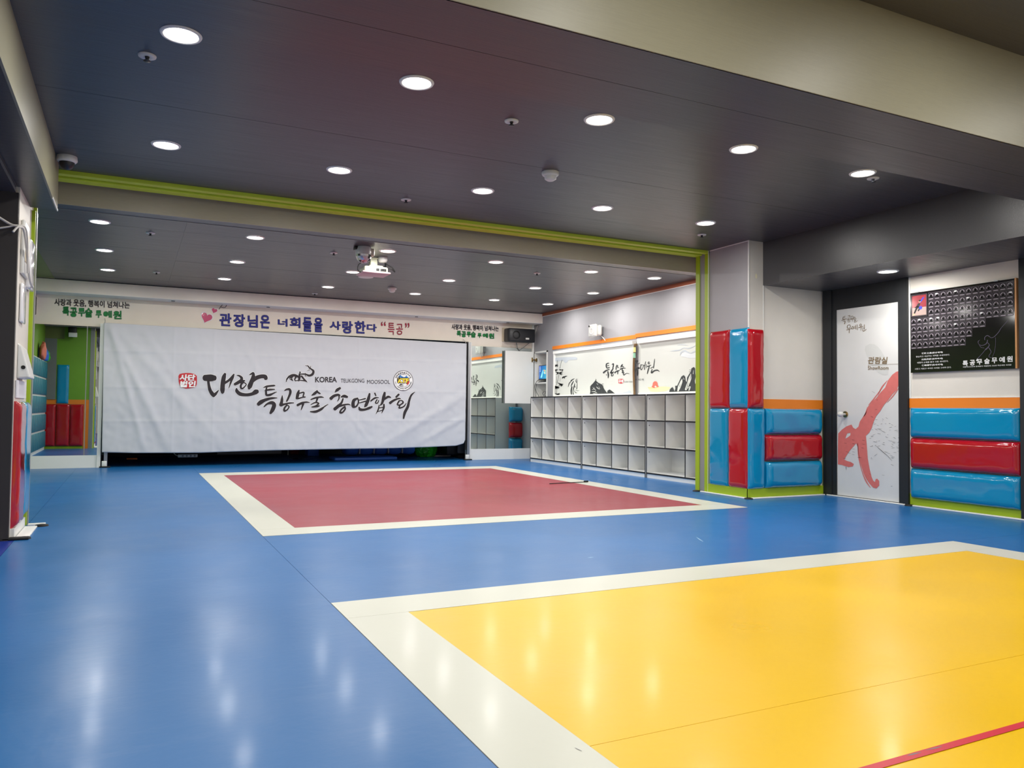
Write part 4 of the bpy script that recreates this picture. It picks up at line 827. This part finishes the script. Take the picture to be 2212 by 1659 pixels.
for (cx, cy_, nL, r_) in ((115, 195, 9, 60), (190, 370, 15, 88), (110, 300, 7, 60), (305, 455, 9, 66), (225, 620, 12, 72), (130, 680, 15, 80), (150, 850, 11, 66), (240, 300, 6, 55)):
    for i in range(nL):
        a = random.uniform(-.4, 3.5); l = r_*random.uniform(.5, 1.1); ex_, ey_ = cx+l*math.cos(a), cy_+l*.9*math.sin(a)
        if ex_ < 90: ex_ = 92
        if ey_ > 880: ey_ = 878
        LEAF.append([(cx, cy_, 3), ((cx+ex_)/2, (cy_+ey_)/2+4, random.uniform(8, 15)), (ex_, ey_, 2)])
LEAF = [[(a, b, w_*1.7) for a, b, w_ in L_] for L_ in LEAF]
mb = MB(); ribbons(mb, LEAF, s1, cap=False)
ribbons(mb, [[(258, 80, 8), (230, 160, 5), (205, 270, 9)], [(152, 90, 7), (150, 180, 4)], [(185, 400, 9), (170, 500, 4), (150, 580, 8), (120, 660, 5)], [(140, 430, 4), (125, 600, 6)], [(215, 480, 3), (208, 570, 4)], [(100, 720, 8), (95, 860, 8)], [(135, 720, 6), (128, 860, 9)]], s1)
mb.build('bamboo_print', 'mural_ink', b1); mb = MB()
# robed figure
ribbons(mb, [[(540, 500, 6), (490, 530, 22), (460, 555, 28)], [(465, 560, 12), (420, 610, 18), (398, 690, 8)], [(520, 560, 12), (485, 620, 26), (460, 680, 12)], [(480, 690, 26), (465, 780, 34), (470, 880, 20)], [(540, 620, 8), (520, 720, 22), (505, 800, 14), (515, 880, 26)], [(580, 510, 8), (575, 570, 20), (600, 620, 10), (590, 740, 16)], [(600, 500, 4), (605, 560, 8), (590, 600, 4)], [(545, 600, 5), (545, 700, 10), (560, 680, 6)], [(530, 770, 5), (560, 820, 14), (600, 830, 5)], [(560, 760, 4), (600, 780, 9), (650, 775, 3)]], s1)
mb.build('robed_figure_print', 'mural_ink', b1); mb = MB()
# mountain
poly(mb, [(885, 880), (900, 800), (895, 700), (920, 660), (960, 620), (985, 580), (1020, 540), (1050, 570), (1085, 600), (1130, 620), (1175, 650), (1190, 690), (1215, 740), (1250, 790), (1285, 830), (1290, 780), (1335, 750), (1385, 780), (1430, 820), (1485, 860)], s1)
ribbons(mb, [[(1020, 510, 3), (1030, 530, 14), (1020, 560, 5)], [(890, 690, 4), (930, 650, 12), (975, 600, 6)], [(1150, 640, 3), (1180, 620, 8), (1205, 625, 3)], [(1190, 640, 3), (1195, 700, 6)]], s1)
mb.build('mountain_print', 'mural_ink', b1); mb = MB()
ribbons(mb, CL1, s1, grow=2)
# right part of the characters on the first sheet
mb.build('brush_lettering', 'mural_ink', b1)
mb = MB(); lf = MP(.007, 1190, 770, 10.533)
ribbons(mb, [[(1045, 610, 4), (1075, 640, 10)], [(1040, 690, 6), (1070, 720, 16), (1110, 750, 6)], [(1095, 690, 6), (1120, 740, 8)], [(940, 760, 4), (990, 740, 14), (1030, 780, 6)], [(930, 800, 6), (1000, 800, 16), (1060, 840, 6)], [(960, 840, 4), (1020, 850, 16), (1080, 870, 6)], [(955, 700, 3), (975, 720, 8), (1000, 715, 4)]], lf); mb.build('print_lights', 'blind', b1)
mb = MB(); poly(mb, [(1633, 858), (1650, 820), (1700, 810), (1740, 800), (1785, 768), (1835, 820), (1800, 835), (1720, 850)], s1); poly(mb, [(95, 30), (330, 15), (560, 12), (600, 30), (600, 70), (540, 78), (400, 85), (380, 120), (340, 150), (300, 130), (290, 100), (100, 110)], MP(.003, 1190, 770, 10.533)); mb.build('mist_wash', 'mural_mist', b1, kind='stuff')
mb = MB(); poly(mb, [(1535, 530), (1545, 515), (1600, 510), (1650, 515), (1662, 540), (1660, 590), (1645, 610), (1580, 618), (1545, 610), (1538, 575)], s1); mb.build('red_seal', 'ink_red', b1)
mb = MB(); text(mb, '무예', 1548, 1650, 605, 525, lf, weight=.03); mb.build('seal_lettering', 'ink_white', b1)
mb = MB(); text(mb, 'KOREA TUGO', 1675, 1858, 590, 563, lf, weight=.0); mb.build('small_lettering', 'mural_ink', b1)
# second sheet
CL2 = [[(840, 400, 26), (880, 395, 22), (872, 430, 14)], [(845, 410, 24), (838, 470, 28), (840, 520, 18)], [(865, 440, 12), (890, 470, 8), (925, 440, 6)], [(830, 600, 30), (880, 560, 44), (915, 555, 34)], [(880, 600, 30), (880, 670, 34), (878, 720, 16)],
 [(955, 480, 16), (945, 540, 14), (955, 590, 14), (985, 560, 8), (1010, 490, 8), (965, 485, 8)], [(1000, 505, 8), (1030, 495, 8)], [(1055, 415, 10), (1038, 500, 14), (1030, 585, 14)], [(1075, 470, 8), (1070, 550, 10)], [(1130, 415, 12), (1108, 445, 14), (1128, 465, 12), (1145, 435, 8)], [(1095, 520, 20), (1165, 490, 12)], [(1135, 520, 16), (1110, 600, 24), (1090, 675, 14)], [(1160, 560, 10), (1210, 530, 10)], [(1250, 355, 8), (1240, 440, 14), (1225, 550, 18)], [(1195, 580, 12), (1180, 640, 24), (1190, 655, 28), (1240, 615, 26), (1310, 600, 22), (1355, 630, 6)]]
mb = MB(); ribbons(mb, CL2, s2, grow=1.5); mb.build('brush_lettering', 'mural_ink', b2); mb = MB()
poly(mb, [(1565, 1072), (1580, 1020), (1610, 985), (1640, 965), (1665, 1010), (1680, 1060), (1700, 1000), (1695, 940), (1740, 935), (1790, 830), (1830, 740), (1880, 705), (1915, 740), (1925, 830), (1950, 860), (1955, 760), (1990, 700), (2030, 640), (2050, 560), (2100, 530), (2130, 560), (2130, 660), (2140, 740), (2120, 830), (2130, 900), (2165, 850), (2230, 820), (2230, 1050)], s2)
ribbons(mb, [[(2000, 600, 4), (2030, 590, 10)], [(1995, 630, 4), (2020, 640, 12)]], s2); mb.build('crag_print', 'mural_ink', b2)
lg = MP(.007, 1290, 740, 10.055); mb = MB()
ribbons(mb, [[(1850, 790, 10), (1830, 860, 50), (1790, 960, 60), (1760, 1050, 30)], [(1880, 760, 4), (1890, 800, 14)], [(2040, 680, 10), (2020, 780, 60), (1980, 900, 56), (1930, 1020, 40)], [(2100, 600, 4), (2090, 680, 12)], [(1960, 1000, 10), (2020, 960, 30), (2000, 1040, 20)]], lg); mb.build('print_lights', 'blind', b2)
mb = MB(); ribbons(mb, [[(2030, 700, 3), (2040, 740, 8), (2020, 800, 4)], [(1810, 900, 3), (1800, 960, 8)], [(1980, 860, 4), (1960, 960, 9), (1950, 1010, 4)], [(2010, 880, 3), (1995, 980, 8)]], MP(.010, 1290, 740, 10.055)); mb.build('crag_detail', 'mural_ink', b2)
mb = MB(); ribbons(mb, [[(1590, 190, 6), (1700, 175, 24), (1800, 160, 20), (1880, 115, 14), (2000, 125, 20), (2150, 60, 8), (2210, 50, 6)], [(1740, 60, 4), (1830, 45, 14), (1980, 60, 6)], [(1800, 280, 6), (1830, 210, 26), (1900, 180, 34), (1970, 210, 24), (2040, 230, 14), (2120, 190, 26), (2210, 180, 20)]], s2); mb.build('mist_wash', 'mural_mist', b2)
mb = MB(); poly(mb, [(1820, 300), (1840, 230), (1900, 195), (1980, 225), (2050, 245), (2150, 210), (2200, 200), (2200, 330), (2000, 340)], MP(.0025, 1290, 740, 10.055)); mb.build('mist_wash', 'mural_wash', b2)
mb = MB(); poly(mb, [(1100, 970), (1200, 965), (1330, 960), (1480, 955), (1590, 970), (1560, 1020), (1480, 1050), (1300, 1070), (1160, 1060), (1120, 1010)], s2, 0); poly(mb, [(1100, 970), (1200, 965), (1340, 960), (1330, 985), (1200, 1005), (1120, 1000)], MP(.005, 1290, 740, 10.055), 1)
poly(mb, [(1185, 960), (1205, 930), (1215, 870), (1250, 840), (1290, 845), (1315, 880), (1320, 930), (1345, 960), (1290, 975), (1240, 990), (1205, 975)], MP(.006, 1290, 740, 10.055), 2); mb.build('sun_print', ['mural_glow', 'mural_glow2', 'mural_sun'], b2)
mb = MB(); poly(mb, [(1250, 965), (1262, 940), (1275, 935), (1290, 955), (1310, 960), (1290, 972), (1262, 976)], MP(.009, 1290, 740, 10.055)); mb.build('print_lights', 'blind', b2)
mb = MB(); text(mb, 'NG SINCE 1992', 838, 1018, 822, 785, lg); mb.build('small_lettering', 'mural_ink', b2)
# staff between the blinds
t = thing('hanging_staff', 'brown wooden staff hanging between the two mural blinds', 'staff', (11.08, 15.9, 1.9))
q0 = at(1371, 745, 0, 11.08); q1 = at(1370.5, 852, 0, 11.08)
MB().tube([q0, q0+(q1-q0)*.5+Vector((0, .04, 0)), q1], .026).build('shaft', 'bamboo', t); MB().cyl((11.08, q0.y, q0.z-.18), .03, .12).build('yellow_tape', 'tape_yellow', t); MB().cyl((11.08, q0.y+.01, q0.z-.32), .031, .12).build('green_tape', 'tape_green', t); box('hook', 11.08, 11.14, q0.y-.03, q0.y+.03, q0.z-.02, q0.z+.03, 'bamboo', t)

# ================================================================== left pillar fittings
t = thing('wedge_dispenser', 'white wedge shaped wall device with a dark button on left pillar', 'device', (-1.1, 10.7, 1.7))
def LP(px, py, x=-1.16): return at(px, py, 0, x)
mb = MB(); A = [LP(38, 778), LP(54, 780), LP(54, 826), LP(36, 826)]
y0_, y1_ = 10.45, 11.0; zt2, zb2 = 2.21, 1.80
vs = [(-1.17, y0_, zt2), (-1.17, y1_, zt2-.02), (-1.17, y1_, zb2), (-1.17, y0_, zb2), (-1.13, y0_+.03, zt2-.03), (-1.13, y1_-.03, zt2-.05), (-1.04, y1_-.03, zb2+.01), (-1.04, y0_+.03, zb2+.01)]
mb.add(vs, [(0, 1, 5, 4), (4, 5, 6, 7), (3, 7, 6, 2), (0, 4, 7, 3), (1, 2, 6, 5), (0, 3, 2, 1)]); mb.build('shell', 'white_plastic', t, bevel=.02)
bq = MB(); bq.cyl((-1.11, y0_+.008, 1.93), .022, .02, axis=1, n=14); bq.build('button', 'edge_black', t)
for i in range(4): box('slot', -1.15, -1.115, y0_+.024, y0_+.03, 2.02+.018*i, 2.026+.018*i, 'grey_plastic', t)
mb = MB(); mb.box(-1.165, -1.15, 10.34, 11.2, 1.58, 1.78); mb.build('paper_notice', 'paper', label='white paper sheet above the red pad on the left pillar', cat='paper')
t = thing('light_box', 'glossy clear wall box with white cables high on left pillar', 'wall box', (-1.12, 10.8, 2.9))
MB().bbox(-1.17, -1.13, 10.42, 10.9, 3.0, 3.62, .015).build('housing', 'white_plastic', t); MB().bbox(-1.16, -1.12, 10.5, 10.8, 3.15, 3.5, .01).build('panel', 'tan_plastic', t); MB().bbox(-1.17, -1.11, 10.92, 11.3, 2.9, 3.5, .02).build('cover', 'clear_plastic', t)
cA = lambda px, py, y: at(px, py, 1, y)
MB().tube([cA(-70, 420, 10.0), cA(-30, 452, 10.1), cA(2, 472, 10.14), cA(22, 484, 10.15), cA(39, 490, 10.16), Vector((-1.12, 10.3, cA(39, 490, 10.16).z-.03)), Vector((-1.09, 10.6, 2.98)), Vector((-1.09, 10.95, 2.92)), Vector((-1.12, 11.0, 2.96))], .014).build('cable', 'cable_white', t)
MB().tube([cA(-60, 502, 10.1), cA(-10, 494, 10.13), cA(18, 490, 10.14), cA(36, 487, 10.15), Vector((-1.10, 10.3, cA(39, 488, 10.16).z-.02)), Vector((-1.10, 10.5, 3.02))], .010).build('cable', 'cable_white', t)
MB().tube([cA(40, 488, 10.14), cA(34, 494, 10.12), cA(28, 501, 10.10)], .013).build('cable_end', 'cable_white', t)
MB().bbox(-1.165, -1.135, 10.45, 10.8, 2.45, 2.9, .012).build('hanging_tag', 'clear_plastic', t)

# ================================================================== lockers on the left wall (seen in the mirror)
t = thing('locker_bank', 'teal locker bank with white frames reflected in the far left mirror', 'lockers', (-2.6, 14.3, 0))
box('carcass', -2.67, -2.58, 12.25, 17, .0, 2.96, 'white_board', t)
for r in range(5):
    for c_ in range(9):
        a = 12.28+c_*.525; mb = MB(); mb.bbox(-2.59, -2.545, a+.01, a+.515, .08+r*.575+.03, .08+(r+1)*.575-.03, .01, seg=1); dd_ = mb.build('locker_door', 'teal', t)
for i, (yy, m_, l_, r_) in enumerate(((13.9, 'salmon', 'salmon pink bag on top of the lockers', .3), (13.1, 'mat_blue', 'blue bag on top of the lockers', .22), (12.6, 'plastic_green', 'green bag on top of the lockers', .2))):
    bm = bmesh.new(); bmesh.ops.create_icosphere(bm, subdivisions=3, radius=1)
    for v in bm.verts: v.co = Vector((v.co.x*.1, v.co.y*r_, v.co.z*r_*1.1))*(1+.25*noise.noise(v.co*2+Vector((i, 0, 0)))); v.co.z = max(v.co.z, -r_*.8)
    mb = MB(); mb.frombm(bm, 0, True, Matrix.Translation((-2.55, yy, 2.96+r_*.8))); mb.build('gym_bag', m_, label=l_, cat='bag')
t = thing('wall_screen', 'small tilted dark screen high on green wall, seen in mirror', 'screen', (-1.9, 12.1, 3.9))
MB().bbox(-1.98, -1.72, 12.02, 12.2, 3.86, 4.2, .03).build('casing', 'black_plastic', t); MB().bbox(-1.96, -1.7, 12.2, 12.23, 3.85, 4.0, .01).build('rim', 'white_trim', t)

# ================================================================== ceiling fixtures
lamp_data = bpy.data.lights.new('downlight', 'AREA'); lamp_data.shape = 'DISK'; lamp_data.size = .26*K; lamp_data.energy = LAMP_W; lamp_data.color = LAMP_COL; lamp_data.spread = math.pi
ring = MB(); ring.lathe((0, 0, 0), [(.128, .012), (.13, -.006), (.138, -.014), (.155, -.012), (.162, 0)], n=36); disc = MB(); disc.cyl((0, 0, -.004), .13, .008, n=36)
_pr = {}
def downlight(x, y, z, label):
    t = thing('downlight', label, 'ceiling light', (x, y, z), 'round white downlights in the dark ceilings')
    if not _pr:
        LOC['_z'] = Vector((0, 0, 0))
        for nm, b_, m_ in (('trim_ring', ring, 'white_trim'), ('diffuser', disc, 'glow')):
            o = b_.build(nm, m_, origin=(0, 0, 0)); o.parent = t; _pr[nm] = o
    else:
        for nm, o in _pr.items():
            c = o.copy(); COL.objects.link(c); c.parent = t
    l = bpy.data.objects.new('lamp', lamp_data); COL.objects.link(l); l.parent = t; l.location = (0, 0, -.016*K)
    return t
ordn = ['first', 'second', 'third', 'fourth', 'fifth', 'sixth', 'seventh', 'eighth']
for r, y in enumerate((6.8, 9.78)):
    for c_, x in enumerate((.30, 2.31, 4.3, 6.25, 8.2)):
        downlight(x, y, ZC, '%s downlight from the left in the %s row of the front hall ceiling' % (ordn[c_], ('near', 'rear')[r]))
for r, y in enumerate((14.07, 16.62, 18.98)):
    for c_, x in enumerate((-.51, 1.88, 4.26, 6.49, 8.72, 10.36)):
        downlight(x, y, 4.45, '%s downlight from the left in the %s row of the far hall ceiling' % (ordn[c_], ('nearest', 'middle', 'rearmost')[r]))
downlight(10.71, 8.42, ZBK, 'downlight in the lowered ceiling above the showroom door')
for r, y in enumerate((2.9, -.2, -3.2)):
    for c_, x in enumerate((.3, 3.2, 6.2, 9.2)): downlight(x, y, 4.93, '%s downlight from the left, %s row this side of the big beam' % (ordn[c_], ordn[r]))
downlight(-3, 6.5, 3.87, 'downlight in the low left ceiling near the black panel'); downlight(-3, 1.5, 3.87, 'downlight in the low left ceiling farther from the black panel')
sring = MB(); sring.lathe((0, 0, 0), [(.075, 0), (.072, -.012), (.04, -.016), (.02, -.012)], n=20); stip = MB(); stip.lathe((0, 0, 0), [(.02, -.01), (.012, -.04), (.03, -.045), (.03, -.05), (.001, -.052)], n=12)
_sp2 = {}
def sprinkler(px, py, z, label):
    q = at(px, py, 2, z); t = thing('sprinkler', label, 'sprinkler', (q.x, q.y, z), 'small ceiling sprinklers')
    if not _sp2:
        for nm, b_, m_ in (('escutcheon', sring, 'white_plastic'), ('head', stip, 'black_plastic')):
            o = b_.build(nm, m_, origin=(0, 0, 0)); o.parent = t; _sp2[nm] = o
    else:
        for nm, o in _sp2.items(): c = o.copy(); COL.objects.link(c); c.parent = t
for px, py, z, l in ((318, 120, ZC, 'white sprinkler near the leftmost big downlight'), (1105, 261, ZC, 'small sprinkler between the second and third near downlights'), (877, 431, ZC, 'sprinkler just before the lime header'), (1516, 507, ZC, 'sprinkler beside the rear row downlight by the pillar'),
        (1886, 385, ZC, 'sprinkler right of the rightmost near downlight'), (325, 503, 4.45, 'sprinkler in far hall ceiling at left, nearer one'), (338, 588, 4.45, 'sprinkler in far hall ceiling at left, near the soffit'), (721, 546, 4.45, 'sprinkler left of the mosaic ball lamp'),
        (1160, 590, 4.45, 'sprinkler in far hall ceiling right of centre'), (680, 634, 4.45, 'dark sprinkler close to the white soffit')): sprinkler(px, py, z, l)
def smoke(px, py, z, label, r=.11):
    q = at(px, py, 2, z); t = thing('smoke_detector', label, 'smoke detector', (q.x, q.y, z))
    MB().lathe((q.x, q.y, z), [(r, 0), (r, -.03), (r*.9, -.045)], n=24).build('base', 'white_plastic', t); MB().lathe((q.x, q.y, z), [(r*.9, -.045), (r*.7, -.05), (r*.66, -.09), (r*.4, -.11), (.001, -.112)], n=24).build('dome', 'white_plastic', t)
smoke(1189, 372, ZC, 'white smoke detector on the front hall ceiling'); smoke(847, 622, 4.45, 'white smoke detector on the far hall ceiling')
q = at(145, 338, 2, ZC); t = thing('dome_camera', 'white dome camera at the left end of the lime header', 'camera', (q.x, q.y, ZC))
MB().lathe((q.x, q.y, ZC), [(.11, 0), (.115, -.05), (.1, -.07), (.085, -.075)], n=28).build('housing', 'white_plastic', t); MB().lathe((q.x, q.y, ZC), [(.085, -.07), (.08, -.11), (.055, -.145), (.02, -.16), (.001, -.162)], n=28).build('dome', 'black_plastic', t)
q = at(790, 598, 2, 4.45); MB().lathe((q.x, q.y, 4.45), [(.17, 0), (.165, -.012), (.15, -.016), (.001, -.014)], n=32).build('ceiling_speaker', 'white_plastic', label='flat round white ceiling speaker behind the projector', cat='ceiling speaker')
q = at(2205, 519, 2, ZBK+.3); 
# projector
q = at(806, 557, 2, 4.45); px_, py_ = q.x, q.y; zb_ = at(806, 592, 1, py_-.1).z
t = thing('projector', 'white ceiling projector with mount and hanging black cables', 'projector', (px_, py_, 4.45))
MB().bbox(px_-.07, px_+.07, py_-.07, py_+.07, zb_+.12, 4.45, .01).build('mount_column', 'projector', t); MB().bbox(px_-.1, px_+.1, py_-.1, py_+.1, 4.42, 4.45, .008).build('mount_plate', 'projector', t)
body = MB(); body.bbox(px_-.22, px_+.25, py_-.2, py_+.2, zb_+.02, zb_+.14, .03); body.build('body', 'projector', t); MB().bbox(px_-.27, px_+.29, py_-.25, py_+.25, zb_, zb_+.035, .015).build('bottom_cover', 'projector_base', t)
MB().bbox(px_-.1, px_+.18, py_-.1, py_+.12, zb_+.14, zb_+.18, .015).build('mount_arm', 'projector', t)
for i, a in enumerate((.04, .12, .18)): MB().bbox(px_+a-.03, px_+a+.03, py_-.21, py_-.19, zb_+.05, zb_+.10, .004).build('port', 'edge_black', t)
MB().tube([(px_+.12, py_, 4.45), (px_+.15, py_-.1, zb_+.3), (px_+.24, py_-.15, zb_+.2), (px_+.33, py_-.2, zb_+.14), (px_+.38, py_-.2, zb_+.06), (px_+.32, py_-.22, zb_+.1), (px_+.26, py_-.2, zb_+.12)], .012).build('cable', 'rubber', t)
MB().tube([(px_-.08, py_, zb_+.25), (px_-.2, py_-.05, zb_+.24), (px_-.31, py_-.1, zb_+.16), (px_-.33, py_-.12, zb_+.05), (px_-.27, py_-.1, zb_+.02)], .010).build('cable', 'rubber', t)
MB().tube([(px_+.08, py_-.05, 4.4), (px_+.2, py_-.1, zb_+.32), (px_+.22, py_-.1, zb_+.2), (px_+.2, py_-.15, zb_+.14)], .018).build('cable', 'black_plastic', t)
q = at(827, 556, 2, 4.45); MB().lathe((q.x, q.y, 4.45), [(.09, 0), (.09, -.06), (.07, -.1), (.001, -.105)], n=22).build('ceiling_socket', 'white_plastic', label='small round white ceiling fitting beside the projector mount', cat='ceiling fitting')
# mosaic ball lamp
q = at(786, 534, 2, 4.45); c = at(785, 551, 1, q.y)
t = thing('disco_light', 'white ceiling party light with mirrored mosaic dome, sparkle painted on its facets', 'party light', (q.x, q.y, 4.45))
MB().lathe((q.x, q.y, 4.45), [(.13, 0), (.145, -.05), (.15, c.z-4.45+.04), (.145, c.z-4.45)], n=28).build('housing', 'white_plastic', t)
bm = bmesh.new(); bmesh.ops.create_uvsphere(bm, u_segments=18, v_segments=12, radius=.148)
bmesh.ops.delete(bm, geom=[v for v in bm.verts if v.co.z > .01], context='VERTS')
for v in bm.verts: v.co *= 1+random.uniform(-.03, .03)
mb = MB(); mb.frombm(bm, 0, False, Matrix.Translation((q.x, q.y, c.z))); mb.m = [random.choice((0, 0, 1, 1, 2, 3)) for _ in mb.m]; mb.build('mosaic_dome', ['mosaic', 'white_plastic', 'black_plastic', 'aluminium'], t)  # white and dark facet colours stand in for mirrored sparkle
MB().bbox(q.x+.10, q.x+.18, q.y-.09, q.y, c.z-.02, c.z+.12, .02).build('side_bracket', 'projector', t); MB().bbox(q.x-.17, q.x-.02, q.y-.05, q.y+.1, 4.39, 4.45, .01).build('ceiling_plate', 'black_plastic', t)
# marks on the floor
mb = MB(); ribbons(mb, [[(1504, 1160, .6), (1511, 1165, 2), (1519, 1170, .6)], [(1270, 1204.5, .6), (1276, 1204, 1.6), (1282, 1203.5, .6)]], lambda a, b: at(a, b, 2, .001)); mb.build('scuff_mark', 'pale_scuff', fl, kind='stuff')
mb = MB(); ribbons(mb, [[(1960, 1632, .6), (1972, 1629, 3), (1990, 1625, .8)], [(2000, 1620, .6), (2020, 1616, 2.5), (2035, 1612, .8)], [(1242, 1615, .5), (1250, 1619, 1.2), (1257, 1622, .5)]], lambda a, b: at(a, b, 2, .0045), cap=False); mb.build('dark_scuff', 'grey_plastic', fl, kind='stuff')
a = g(1187, 1045, .01); b = g(1270, 1041, .01); mb = MB(); mb.tube([a+Vector((0, 0, .002)), b+Vector((0, 0, .004))], .008); mb.tube([b-(b-a).normalized()*.1+Vector((0, 0, .012)), b+Vector((0, 0, .012))], .018); mb.build('thin_stick', 'rubber', label='thin dark stick lying on the red square near its far edge', cat='stick')
